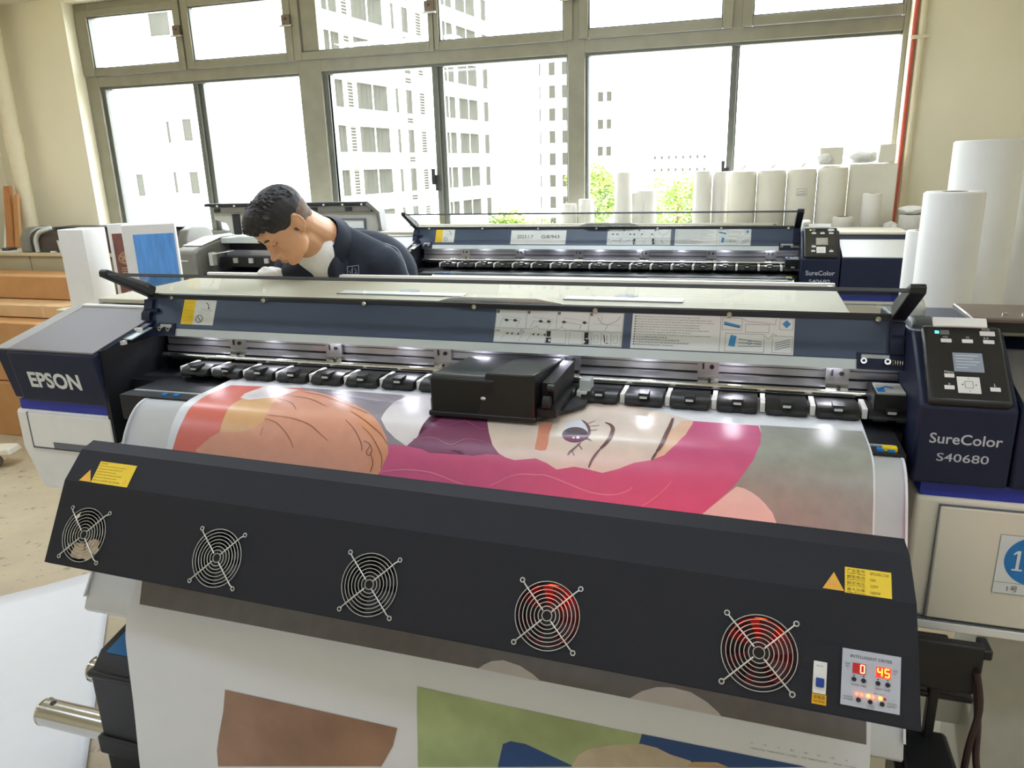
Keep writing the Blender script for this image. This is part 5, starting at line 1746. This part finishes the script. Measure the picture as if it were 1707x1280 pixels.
display_box('white tall box with a dark brown print, between the plain and the blue one', -2.985, 3.10, R(38), .20, .06, .405, [(-.085, .095, .02, .358, 'box_brown')])
bx = [o for o in bpy.data.objects if o.get('label', '').startswith('white tall box with a dark brown')][0]
mb = MB()
for q in range(9):
    a = q * .7
    mb.ring((-.045 + .012 * math.cos(a), -.0315, .235 + .016 * math.sin(a)), (1, 0, 0), (0, 0, 1), .012 + .002 * (q % 3), .0012, 14, 4, 'box_gold')
for q in range(3):
    mb.box(-.065, -.01 - .012 * q, -.0318, -.0308, .185 - q * .012, .189 - q * .012, 'box_gold')
mb.ring((-.05, -.0315, .055), (1, 0, 0), (0, 0, 1), .012, .0015, 14, 4, 'box_gold')
obj('gold_emblem', mb, parent=bx)
display_box('white tall box with a bright blue print, rightmost on the side table', -2.785, 3.01, R(38), .235, .10, .408, [(-.072, .108, .03, .362, 'box_blue')])

# old printer with raised lid behind the person
op = thing('old_printer', 'older grey printer with its lid raised, left of the standing person', 'printer', (-2.5, 3.75, 0))
mb = MB()
mb.prism([(3.52, .78), (4.05, .78), (4.05, 1.235), (3.80, 1.235), (3.56, 1.19), (3.52, 1.17)], -3.125, -2.985, 'grey_plastic')
obj('side_cover', mb, parent=op, bev=.015, seg=3)
mb = MB()
mb.prism([(3.52, .78), (4.05, .78), (4.05, 1.235), (3.80, 1.235), (3.56, 1.19), (3.52, 1.17)], -2.07, -1.955, 'grey_plastic')
obj('side_cover', mb, parent=op, bev=.015, seg=3)
mb = MB()
mb.prism([(3.60, 1.2005), (3.80, 1.237), (4.05, 1.237), (4.05, 1.241), (3.80, 1.241), (3.60, 1.2045)], -3.12, -2.99, 'pale_plastic')
mb.box(-2.985, -2.07, 3.78, 4.05, 1.20, 1.236, 'silver_edge')
obj('top_cover', mb, parent=op, bev=.003)
mb = MB()
mb.box(-2.985, -2.07, 3.86, 4.04, .80, 1.20, 'dark_interior')
mb.box(-2.985, -2.07, 3.58, 3.86, .80, 1.03, 'dark_interior')
mb.box(-2.97, -2.07, 3.80, 3.86, 1.12, 1.155, 'alu')
obj('chassis', mb, parent=op)
for k in range(8):
    x = -2.86 + k * .105
    mb = MB()
    mb.box(x, x + .026, 3.70, 3.73, 1.085, 1.115, 'pale_plastic')
    obj('paper_roller', mb, parent=op)
obj('roller_bar', MB().box(-2.96, -2.07, 3.715, 3.80, 1.06, 1.12, 'black_plastic'), parent=op)
mb = MB()
mb.box(-2.95, -2.925, 3.60, 3.64, 1.08, 1.16, 'pale_plastic')
mb.hexa([(-2.95, 3.60, 1.145), (-2.83, 3.64, 1.165), (-2.83, 3.68, 1.165), (-2.95, 3.66, 1.145), (-2.95, 3.60, 1.15), (-2.83, 3.64, 1.17), (-2.83, 3.68, 1.17), (-2.95, 3.66, 1.15)], 'body_white')
obj('white_bracket', mb, parent=op)
obj('badge', MB().box(-3.085, -3.035, 3.517, 3.521, 1.115, 1.121, 'logo_silver'), parent=op)
obj('cabinet', MB().box(-3.10, -1.97, 3.56, 4.04, .02, .78, 'pale_plastic'), parent=op, bev=.01)
lid = MB()
lid.prism([(-3.10, 1.34), (-3.02, 1.315), (-2.99, 1.245), (-2.02, 1.245), (-1.995, 1.29), (-1.985, 1.36), (-2.04, 1.415), (-3.10, 1.415)], 3.90, 3.93, 'pale_plastic', axis='y')
ld = obj('lid', lid, parent=op, bev=.006)
mb = MB()
mb.box(-3.135, -2.04, 3.865, 3.935, 1.425, 1.445, 'ink_black')
mb.box(-3.09, -2.03, 3.875, 3.93, 1.385, 1.425, 'grey_plastic')
mb.prism([(-2.04, 1.445), (-1.975, 1.385), (-1.965, 1.27), (-1.985, 1.27), (-1.995, 1.375), (-2.06, 1.43)][::-1], 3.86, 3.94, 'grey_plastic', axis='y')
obj('lid_flange', mb, parent=ld, bev=.003)
mb = MB()
for k in range(9):
    mb.cyl((-3.04 + k * .12, 3.866, 1.430), (-3.04 + k * .12, 3.858, 1.430), .006, n=10, m='label_white')
obj('lid_screw', mb, parent=ld)
mb = MB()
for (a, b_, c, d_, e, f) in [(-3.07 + k * .22, -3.03 + k * .22, 3.868, 3.876, 1.392, 1.415) for k in range(5)] + [(-2.965, -2.915, 3.892, 3.901, 1.245, 1.375)]:
    obj('lid_slot', MB().box(a, b_, c, d_, e, f, 'ink_black'), parent=ld)
mb = MB()
ringbars(mb, -2.83, -2.70, 1.285, 1.345, .012, 3.888, 3.902, 'ink_grey')
ringbars(mb, -2.24, -2.09, 1.285, 1.335, .010, 3.888, 3.902, 'ink_grey')
obj('lid_window', mb, parent=ld)
mb = MB()
mb.box(-2.83, -2.70, 3.896, 3.9005, 1.285, 1.345, 'label_white')
mb.box(-2.24, -2.09, 3.896, 3.9005, 1.285, 1.335, 'label_white')
obj('lid_pane', mb, parent=ld)

op.location = (-2.69, 4.03, 0)  # pushed back along the camera's line of sight and rescaled to keep its image outline
op.scale = (1.075, 1.0, .983)
# ------------------------------------------------------------------ rolls
def roll(name, label, x, y, z0, h, r, m='paper_roll', group=None, wrap=False, hole=.38, cat='roll'):
    t = thing(name, label, cat, (x, y, z0), group=group)
    rh = max(.012, r * hole)
    mb = MB()
    b = min(.006, r * .08)
    if wrap:
        prof = [(0, 0), (r * .97, 0), (r, .02), (r, h - .03), (r * .94, h - .004), (r * .55, h + .006), (0, h + .004)]
    else:
        prof = [(rh, 0), (r - b, 0), (r, b), (r, h - b), (r - b, h), (rh + .004, h), (rh, h - .004), (rh, 0)]
    mb.lathe(prof, (x, y, z0), 32, m)
    obj('wound_paper' if not wrap else 'wrapping', mb, parent=t, smooth=50)
    if not wrap:
        mb = MB()
        mb.lathe([(rh * .86, .0), (rh, .0), (rh, h + .0005), (rh * .86, h + .0005), (rh * .86, 0)], (x, y, z0), 24, 'card_core')
        obj('core', mb, parent=t)
    else:
        mb = MB()
        if h > .38:
            return t
        mb.tube([(x - .01, y, z0 + h), (x + .005, y - .005, z0 + h + .02), (x + .03, y + .01, z0 + h + .035)], [.012, .007, .002], 8, m)
        mb.tube([(x, y, z0 + h), (x - .02, y + .004, z0 + h + .018)], [.010, .002], 8, m)
        obj('twisted_end', mb, parent=t)
    return t
LS = 1.1725
G1 = 'paper rolls standing on the window ledge'
roll('paper_roll', 'short cream roll on the ledge, directly left of the centre window post', -1.05, 4.50, LS, .205, .046, group=G1)
roll('paper_roll', 'pale roll on the ledge just right of the short one at the centre post', -.945, 4.52, LS, .23, .046, group=G1)
roll('paper_roll', 'tall slim white roll standing on the ledge right of the centre window post', -.722, 4.50, LS, .378, .052, group=G1)
roll('paper_roll', 'half height roll with a loose flap beside the tall slim roll on the ledge', -.585, 4.49, LS, .275, .056, group=G1)
roll('paper_roll', 'cream roll on the ledge left of the thin window mullion beside the wrapped rolls', -.275, 4.50, LS, .375, .050, group=G1)
roll('paper_roll', 'bright white roll on the ledge touching the thin mullion before the wrapped rolls', -.175, 4.53, LS, .37, .048, group=G1)
# loose flap
mb = MB().add([(-.66, 4.44, LS), (-.60, 4.43, LS), (-.585, 4.435, LS + .27), (-.665, 4.45, LS + .262)], [(0, 1, 2, 3)], 'paper_roll')
fl = [o for o in bpy.data.objects if o.get('label', '').startswith('half height')][0]
obj('loose_flap', mb, parent=fl, solid=.001)
G2 = 'wrapped rolls on the window ledge'
wl = ('first', 'second', 'third', 'fourth')
for k in range(4):
    x = -.06 + k * .152
    lab = ('first wrapped cream roll from the left in the row of four', 'second wrapped cream roll from the left in the row of four', 'third wrapped cream roll in the row of four, with a small handwritten note', 'fourth wrapped cream roll, at the right end of the row of four')[k]
    w = roll('wrapped_roll', lab, x, 4.44 - .006 * k, LS, .372 + .003 * k, .0755, 'paper_wrap', G2, True)
    if k == 2:
        d = Decal((x - .025, 4.44 - .0885, LS + .24), (1, 0, 0), (0, 0, 1), .0006)
        d.box(.0, .05, 0, .035, .0016, 'ink_pale')
        d.line([(.008, .016), (.018, .022), (.03, .018), (.042, .026)], .0016, 'ink_grey')
        d.line([(.004, .004), (.045, .010)], .0022, 'ink_grey')
        obj('note', d.mb, parent=w, smooth=0)
carton('cream_carton', 'cream carton to the right of the four wrapped rolls on the ledge', 'box', .475, .705, 4.42, 4.58, LS, 1.565, 'paper_wrap', tape=False)
carton('small_carton', 'small pale carton on top of the rightmost wrapped roll', 'box', .32, .435, 4.40, 4.50, LS + .392, 1.652, 'paper_wrap', tape=False)
carton('small_carton', 'small cream carton on the cream carton next to the window edge', 'box', .612, .69, 4.44, 4.54, 1.568, 1.66, 'paper_wrap', tape=False)
def lumpy(name, label, cat, c, r, m, seed, n=3):
    mb = MB().sphere(c, r, 28, 18, m)
    rn = random.Random(seed)
    ph = [rn.uniform(0, 6.28) for _ in range(6)]
    for i in range(len(mb.v)):
        v = Vector(mb.v[i]) - Vector(c)
        k = 1 + .12 * math.sin(9 * v.x / r[0] / 2 + ph[0]) * math.sin(7 * v.z / r[2] / 2 + ph[1]) + .08 * math.sin(15 * v.y / r[1] / 2 + 11 * v.x / r[0] / 2 + ph[2])
        q = Vector(c) + v * k
        mb.v[i] = (q.x, q.y, max(q.z, c[2] - r[2] * .92))
    t = tag(obj(name, mb, base=(c[0], c[1], c[2] - r[2] * .92), smooth=30), label, cat)
    return t
lumpy('plastic_bag', 'crumpled white plastic bag on top of the cream carton', 'bag', (.535, 4.48, 1.602), (.075, .06, .035), 'bag_white', 5)
lumpy('plastic_bag', 'little crumpled white bag lying on the rightmost wrapped roll before the small carton', 'bag', (.345, 4.385, 1.576 + .02), (.035, .02, .025), 'bag_white', 9)
# rear printer top items
G3 = 'rolls standing behind the rear printer'
shelf = thing('low_shelf', 'pale shelf behind the right end of the rear printer', 'shelf', (.62, 4.28, 0))
obj('shelf_board', MB().box(.33, .98, 4.18, 4.335, 1.212, 1.236, 'table_cream'), parent=shelf, bev=.003)
for x in (.36, .95):
    obj('leg', MB().box(x - .02, x + .02, 4.20, 4.32, 0, 1.212, 'table_front'), parent=shelf)
roll('tape_roll', 'short white roll with a dark core on the shelf behind the rear control panel', .448, 4.26, 1.237, .072, .05, hole=.6)
roll('paper_roll', 'upright white roll on the shelf behind the rear printer, beside the short roll', .575, 4.26, 1.237, .185, .045)
roll('tape_roll', 'wide short white roll under crumpled film at the right end of the shelf', .765, 4.26, 1.237, .08, .058, hole=.5)
lumpy('plastic_film', 'crumpled white film on the wide short roll near the right wall', 'film', (.765, 4.26, 1.338), (.06, .05, .022), 'bag_white', 15)
lumpy('plastic_film', 'crumpled clear film heap between the upright roll and the wide short roll', 'film', (.67, 4.265, 1.258), (.035, .04, .024), 'bag_white', 21)
# big rolls in the aisle at right
roll('paper_roll', 'big white paper roll standing on the floor right of the rear printer, in front', .642, 2.90, 0, 1.482, .092, 'roll_grey', hole=.42)
roll('paper_roll', 'lower cream roll squeezed between the rear printer and the big front roll', .600, 3.13, 0, 1.335, .05, 'roll_grey', hole=.4)
roll('paper_roll', 'tallest white roll standing behind the big front roll at right', .825, 3.30, 0, 1.648, .118, 'roll_grey', wrap=False, hole=.3)
roll('paper_roll', 'tall white roll cut by the right edge of the picture', 1.065, 3.53, 0, 1.63, .10, 'roll_grey', hole=.3)

# brown steel box on the right cover of the front printer
sb = thing('steel_box', 'flat brown steel box lying on the right cover of the front printer', 'box', (.67, 1.76, 1.257))
obj('top', MB().box(.432, .95, 1.675, 1.84, 1.276, 1.287, 'brown_steel'), parent=sb, bev=.003)
obj('body', MB().box(.445, .95, 1.684, 1.84, 1.257, 1.276, 'black_plastic'), parent=sb)
mb = MB()
for x in (.50, .535):
    mb.cyl((x, 1.72, 1.287), (x, 1.72, 1.290), .005, n=10, m='steel')
obj('rivet', mb, parent=sb)

# plain media on the rear printer
rm = MB()
for i in range(2):
    pass
rm.box(-.45, .17, 3.52, 3.76, 1.082, 1.0835, 'roll_grey')
tag(obj('blank_media', rm, base=(-.2, 3.6, 1.08)), 'blank pale media sheet lying on the platen of the rear printer', 'paper')
lumpy('white_cloth', 'folded white cloth lying on the rear cover edge under the bent head', 'cloth', (-1.60, 2.27, 1.262), (.055, .03, .022), 'tee', 33)
# ------------------------------------------------------------------ the standing person, bent forward over the rear cover
def capsule_blob(mb, a, b, ra, rb, n=18, m=None):
    """rounded tapered limb between two joints"""
    a, b = Vector(a), Vector(b)
    d = (b - a)
    L = d.length
    d = d / L if L > 1e-6 else Vector((0, 0, 1))
    P, rr = [], []
    for k in range(5):
        t = math.pi / 2 * (1 - k / 4)
        P.append(a - d * ra * math.sin(t))
        rr.append(max(ra * math.cos(t), .0008))
    for k in range(1, 4):
        P.append(a + d * L * k / 4)
        rr.append(ra + (rb - ra) * k / 4)
    for k in range(5):
        t = math.pi / 2 * k / 4
        P.append(b + d * rb * math.sin(t))
        rr.append(max(rb * math.cos(t), .0008))
    mb.tube(P, rr, n, m)
def ell(mb, c, r, axes=None, nu=24, nv=16):
    """ellipsoid with optional axis frame (3 vectors)"""
    k = len(mb.v)
    mb.sphere((0, 0, 0), r, nu, nv)
    ax = axes or (Vector((1, 0, 0)), Vector((0, 1, 0)), Vector((0, 0, 1)))
    for i in range(k, len(mb.v)):
        v = mb.v[i]
        mb.v[i] = tuple(Vector(c) + ax[0] * v[0] + ax[1] * v[1] + ax[2] * v[2])
def fuse(name, mb, m, parent, voxel, smooth_it=6, fac=.5):
    """one continuous surface out of overlapping volumes"""
    o = obj(name, mb, m, parent=parent, smooth=0)
    md = o.modifiers.new('fuse', 'REMESH')
    md.mode = 'VOXEL'
    md.voxel_size = voxel
    md2 = o.modifiers.new('relax', 'SMOOTH')
    md2.factor = fac
    md2.iterations = smooth_it
    dg = bpy.context.evaluated_depsgraph_get()
    me = bpy.data.meshes.new_from_object(o.evaluated_get(dg))
    o.modifiers.clear()
    old = o.data
    o.data = me
    bpy.data.meshes.remove(old)
    me.materials.clear()
    me.materials.append(MATS[m])
    for p in me.polygons:
        p.use_smooth = True
    return o

HC = Vector((-1.452, 2.16, 1.438))             # centre of the skull
FACE_YAW, FACE_PITCH, FACE_ROLL = R(-118), R(-46), R(4)
def head_axes(yaw, pitch, roll):
    f = Vector((math.cos(yaw) * math.cos(pitch), math.sin(yaw) * math.cos(pitch), math.sin(pitch)))
    l = Vector((-math.sin(yaw), math.cos(yaw), 0))         # towards the person's left
    u = f.cross(l)
    c, s = math.cos(roll), math.sin(roll)
    return f, (l * c + u * s), (u * c - l * s)
hf, hl, hu = head_axes(FACE_YAW, FACE_PITCH, FACE_ROLL)
HS = .945
def hp(f, l, u):
    return HC + (hf * f + hl * l + hu * u) * HS
HAX = (hf, hl, hu)
def he(mb, f, l, u, rf, rl, ru, tilt=0.0):
    c, s = math.cos(tilt), math.sin(tilt)
    ax = (hf * c - hu * s, hl, hu * c + hf * s)
    ell(mb, hp(f, l, u), (rf * HS, rl * HS, ru * HS), ax)

pe = thing('person', 'person with short black hair in a navy shirt bending forward behind the front printer', 'person', (-1.45, 2.55, 0))
NECK0 = Vector((-1.432, 2.33, 1.388))
CH = Vector((-1.425, 2.53, 1.20))      # chest
SL = Vector((-1.262, 2.44, 1.262))    # left shoulder (right in the picture)
SR = Vector((-1.63, 2.47, 1.245))
HIP = Vector((-1.36, 2.76, .92))
b = MB()
# skull, face and jaw
he(b, -.012, 0, .030, .098, .078, .088)
he(b, .030, 0, .010, .066, .068, .082)
he(b, .045, 0, -.050, .052, .058, .062)
he(b, .066, 0, -.096, .026, .030, .022)
for s in (-1, 1):
    he(b, .052, s * .038, -.028, .036, .026, .034)        # cheek
    he(b, .082, s * .028, .022, .016, .026, .010)         # brow ridge
    he(b, .030, s * .046, -.066, .040, .017, .030, .6)    # jaw corner
he(b, .080, 0, .040, .022, .050, .040)                    # forehead
he(b, .100, 0, -.012, .012, .010, .030, -.28)             # bridge of the nose
he(b, .116, 0, -.036, .015, .0135, .0125)                 # tip
for s in (-1, 1):
    he(b, .104, s * .013, -.040, .010, .0085, .008)
he(b, .092, 0, -.058, .017, .022, .014)
he(b, .099, 0, -.0665, .0095, .022, .0055)                # upper lip
he(b, .096, 0, -.0775, .010, .019, .0062)                 # lower lip
he(b, .082, 0, -.098, .016, .020, .014)                   # chin
# ears
for s in (-1, 1):
    he(b, -.012, s * .079, -.006, .018, .008, .030, -.2)
    he(b, -.004, s * .078, -.030, .010, .008, .012)
    for q in range(9):
        a = -1.9 + q * .45
        he(b, -.014 + .017 * math.cos(a) * -1, s * .086, -.002 + .027 * math.sin(a), .0048, .0048, .0062)
# neck
capsule_blob(b, hp(-.035, 0, -.03), NECK0, .060, .064)
capsule_blob(b, hp(-.005, 0, -.06), NECK0 + Vector((-.01, -.03, -.04)), .050, .056)
# torso
capsule_blob(b, NECK0, CH, .068, .12)
capsule_blob(b, SL, SR, .06, .06)
ell(b, CH + Vector((0, .05, 0)), (.18, .13, .16))
capsule_blob(b, CH, HIP, .13, .145)
ell(b, HIP, (.165, .125, .12))
# arms: right hand rests on the rear cover edge, left arm hangs and reaches down
ARMS = [(SR, Vector((-1.76, 2.40, 1.02)), Vector((-1.665, 2.222, 1.195))), (SL, Vector((-1.155, 2.50, 1.00)), Vector((-1.22, 2.40, .78)))]
ARMS[0] = (SR, Vector((-1.70, 2.50, 1.03)), Vector((-1.63, 2.40, .84)))
def hand(mb, wrist, d, palm_n, side):
    d = d.normalized()
    palm_n = (palm_n - d * palm_n.dot(d)).normalized()
    w = d.cross(palm_n) * side
    for t in (-.024, -.008, .008, .024):
        capsule_blob(mb, wrist + d * .02 + w * t * .7, wrist + d * .085 + w * t, .0135, .0115, 12)
    for t, L in ((-.028, .068), (-.0095, .078), (.0095, .072), (.027, .056)):
        p0 = wrist + d * .088 + w * t
        p1 = p0 + d * L * .45 + palm_n * .006
        p2 = p1 + d * L * .3 + palm_n * .014
        p3 = p2 + d * L * .22 + palm_n * .018
        capsule_blob(mb, p0, p1, .0092, .0085, 10)
        capsule_blob(mb, p1, p2, .0085, .0078, 10)
        capsule_blob(mb, p2, p3, .0078, .0068, 10)
    p0 = wrist + d * .025 - w * .024
    p1 = p0 + d * .030 - w * .022 + palm_n * .008
    p2 = p1 + d * .028 - w * .008 + palm_n * .008
    capsule_blob(mb, p0, p1, .0125, .0105, 10)
    capsule_blob(mb, p1, p2, .0105, .0085, 10)
for k, (s_, e_, w_) in enumerate(ARMS):
    capsule_blob(b, s_, e_, .052, .042)
    capsule_blob(b, e_, w_, .041, .028)
    hand(b, w_, w_ - e_, Vector((0, -1, 0)), 1 if k else -1)
# legs
LEGS = []
for sx in (-.10, .10):
    h0 = HIP + Vector((sx, 0, -.04)); kn = Vector((HIP.x + sx * 1.1, 2.70, .50)); an = Vector((HIP.x + sx * 1.1, 2.77, .085))
    LEGS.append((h0, kn, an))
    capsule_blob(b, h0, kn, .088, .060)
    capsule_blob(b, kn, an, .058, .040)
body = fuse('body', b, 'skin', pe, .0042, 8, .5)

# hair: thick on top, clipped short at the sides and neck
h = MB()
he(h, -.012, 0, .045, .106, .083, .086)
he(h, .045, 0, .082, .062, .062, .046)
he(h, .070, 0, .078, .040, .052, .030)
rn = random.Random(5)
for q in range(520):
    fx = rn.uniform(-.088, .100); lx = rn.uniform(-.066, .066)
    k = 1 - ((fx + .006) / .116) ** 2 - (lx / .084) ** 2
    if k < .05:
        continue
    uz = .046 + .080 * math.sqrt(k)
    fr_ = max(0, fx / .1)
    p0 = hp(fx, lx, uz - .008)
    p1 = hp(fx + .006 + .012 * fr_ + rn.uniform(-.004, .006), lx * 1.10 + rn.uniform(-.004, .004), uz + .0045 + rn.uniform(0, .005) + .006 * fr_)
    h.tube([p0, (p0 + p1) / 2, p1], [.0052, .0038, .0008], 5)
for q in range(46):
    lx = -.058 + .116 * q / 45
    f0 = .092 - 7 * lx * lx
    p0 = hp(f0 - .014, lx, .086)
    p1 = hp(f0 + .016 + rn.uniform(-.005, .006), lx * 1.08 + rn.uniform(-.004, .004), .070 + rn.uniform(-.006, .010))
    h.tube([p0, (p0 + p1) / 2 + hu * .003, p1], [.0075, .0055, .001], 5)
# cut the cap open below the hairline by keeping it only where it lies outside the face
hair = fuse('hair', h, 'hair', pe, .0027, 1, .3)
fd = MB()
he(fd, -.024, 0, .014, .0885, .0795, .070)
he(fd, -.046, 0, -.022, .058, .060, .048)
fade = fuse('clipped_hair', fd, 'hair_fade', pe, .004, 2, .5)
# brows, lashes, lips
for s in (-1, 1):
    m_ = MB()
    P = [hp(.0995, s * .012, .0225), hp(.100, s * .024, .0275), hp(.094, s * .038, .0275), hp(.084, s * .047, .021)]
    m_.tube(catmull(P, 4), [.0026] * 5 + [.0030] * 5 + [.0020, .0016, .0012], 8, 'hair')
    obj('eyebrow', m_, parent=pe)
    m_ = MB()
    P = [hp(.0895, s * .018, .001), hp(.0925, s * .027, -.002), hp(.0885, s * .037, -.0015), hp(.080, s * .045, .002)]
    m_.tube(catmull(P, 4), .0014, 6, 'hair')
    obj('eyelash', m_, parent=pe)
    m_ = MB()
    ell(m_, hp(.081, s * .030, .004), (.0125 * HS, .0135 * HS, .0115 * HS), HAX)
    obj('eyelid', m_, 'skin', parent=pe, smooth=60)
m_ = MB()
P = [hp(.0985, -.021, -.0725), hp(.107, -.008, -.0705), hp(.1078, 0, -.0715), hp(.107, .008, -.0705), hp(.0985, .021, -.0725)]
m_.tube(catmull(P, 4), [.0012] * 4 + [.0028] * 9 + [.0012] * 4, 8, 'skin_lip')
obj('lips', m_, parent=pe)

# white tee at the open collar
t_ = MB()
capsule_blob(t_, NECK0 + Vector((-.006, -.018, -.055)), CH + Vector((-.02, -.06, -.02)), .078, .118)
ell(t_, CH + Vector((-.02, -.03, 0)), (.13, .12, .15))
tee = fuse('white_tee', t_, 'tee', pe, .007, 4)
# navy shirt: torso, short sleeves, collar
s_ = MB()
back = (CH - NECK0).normalized()
capsule_blob(s_, SL + Vector((0, .02, -.01)), SR + Vector((0, .02, -.01)), .086, .084)
ell(s_, CH + Vector((.01, .07, .01)), (.215, .160, .175))
ell(s_, (SL + SR) / 2 + Vector((.01, .06, .0)), (.20, .12, .10))
capsule_blob(s_, CH + Vector((0, .03, -.02)), HIP + Vector((0, 0, -.02)), .165, .172)
ell(s_, HIP + Vector((0, 0, -.06)), (.19, .15, .12))
for (a, e_, w_) in ARMS:
    capsule_blob(s_, a, a + (e_ - a) * .80, .084, .068)
capsule_blob(s_, NECK0 + Vector((.02, .05, -.03)), SL + Vector((-.02, .02, .005)), .078, .086)
capsule_blob(s_, NECK0 + Vector((-.04, .05, -.04)), SR + Vector((.02, .02, .005)), .078, .084)
ell(s_, CH + Vector((-.076, -.232, .064)), (.074, .056, .050))
ell(s_, CH + Vector((.052, -.205, .075)), (.032, .045, .060))
capsule_blob(s_, CH + Vector((.075, -.135, .125)), CH + Vector((.10, -.125, .03)), .062, .072)
ell(s_, CH + Vector((.075, -.09, .06)), (.085, .085, .13))
shirt = fuse('shirt', s_, 'shirt', pe, .008, 8)
# collar: a turned band round the neck, open at the front
c_ = MB()
nx = (NECK0 - CH).normalized()
fwd = (Vector((-.35, -1, 0)) - nx * Vector((-.35, -1, 0)).dot(nx)).normalized()
sid = nx.cross(fwd)
rows = []
for q in range(29):
    a = R(38) + R(284) * q / 28
    d = fwd * math.cos(a) + sid * math.sin(a)
    op_ = abs(q - 14) / 14
    base = NECK0 - nx * (.055 + .07 * op_ ** 2) + d * (.084 + .03 * op_)
    top = NECK0 + nx * (.012 - .035 * op_ ** 2) + d * (.073 + .012 * op_)
    out = NECK0 - nx * (.022 + .06 * op_ ** 2) + d * (.096 + .026 * op_)
    rows.append((base, top, out))
for r_ in rows:
    c_.v += [tuple(x) for x in r_]
for q in range(28):
    for k in range(2):
        c_.f.append((q * 3 + k, (q + 1) * 3 + k, (q + 1) * 3 + k + 1, q * 3 + k + 1))
        c_.m.append(0)
c_.names = ['shirt']
obj('collar', c_, parent=pe, solid=.003, smooth=60)
# light piping and a sleeve band on the left sleeve
m_ = MB()
a, e_ = SL, ARMS[1][1]
ax = (e_ - a).normalized()
s1 = ax.cross(Vector((-.6, -.8, 0))).normalized()
P = [SL + Vector((-.06, .03, .092)), SL + Vector((.0, .015, .084)), SL + Vector((.05, .0, .055)), SL + (e_ - a) * .30 + Vector((.062, -.035, .02)), SL + (e_ - a) * .6 + Vector((.058, -.045, .008)), SL + (e_ - a) * .82 + Vector((.05, -.045, .0))]
m_.tube(catmull(P, 5), .0022, 6, 'piping')
P = [p + Vector((.026, .012, -.004)) for p in P]
m_.tube(catmull(P, 5), .0018, 6, 'piping')
obj('sleeve_piping', m_, parent=pe)
# small outlined crest on the chest
hit, loc_, nrm_, fi_ = shirt.ray_cast(Vector((-1.315, 2.0, 1.262)) - Vector(BASE[pe.name]), Vector((0, 1, 0)))
f0 = loc_ + Vector(BASE[pe.name]) if hit else CH + Vector((.085, -.105, .015))
cex = Vector((0, 0, 1)).cross(nrm_).normalized()
d = Decal(f0 + nrm_ * .004, cex, nrm_.cross(cex), .0006)
crest_plane = d
d.line([(-.020, .018), (.020, .022), (.020, -.004), (.0, -.024), (-.020, -.008), (-.020, .018)], .0022, 'piping')
d.line([(-.002, .020), (-.002, -.020)], .0016, 'piping')
d.line([(-.015, .004), (-.008, -.006), (-.004, .010)], .0018, 'piping')
d.line([(.004, .012), (.012, .004), (.005, -.006), (.014, -.004)], .0018, 'piping')
obj('crest', d.mb, parent=pe, smooth=0)
# trousers and shoes
t_ = MB()
ell(t_, HIP + Vector((0, 0, -.03)), (.175, .135, .11))
for (h0, kn, an) in LEGS:
    capsule_blob(t_, h0, kn, .098, .074)
    capsule_blob(t_, kn, an + Vector((0, 0, .03)), .073, .062)
fuse('trousers', t_, 'trouser', pe, .009, 5)
for (h0, kn, an) in LEGS:
    m_ = MB()
    capsule_blob(m_, (an.x, an.y + .04, .045), (an.x, an.y - .15, .036), .045, .036)
    ell(m_, (an.x, an.y - .05, .018), (.05, .16, .018))
    fuse('shoe', m_, 'shoe', pe, .006, 4)
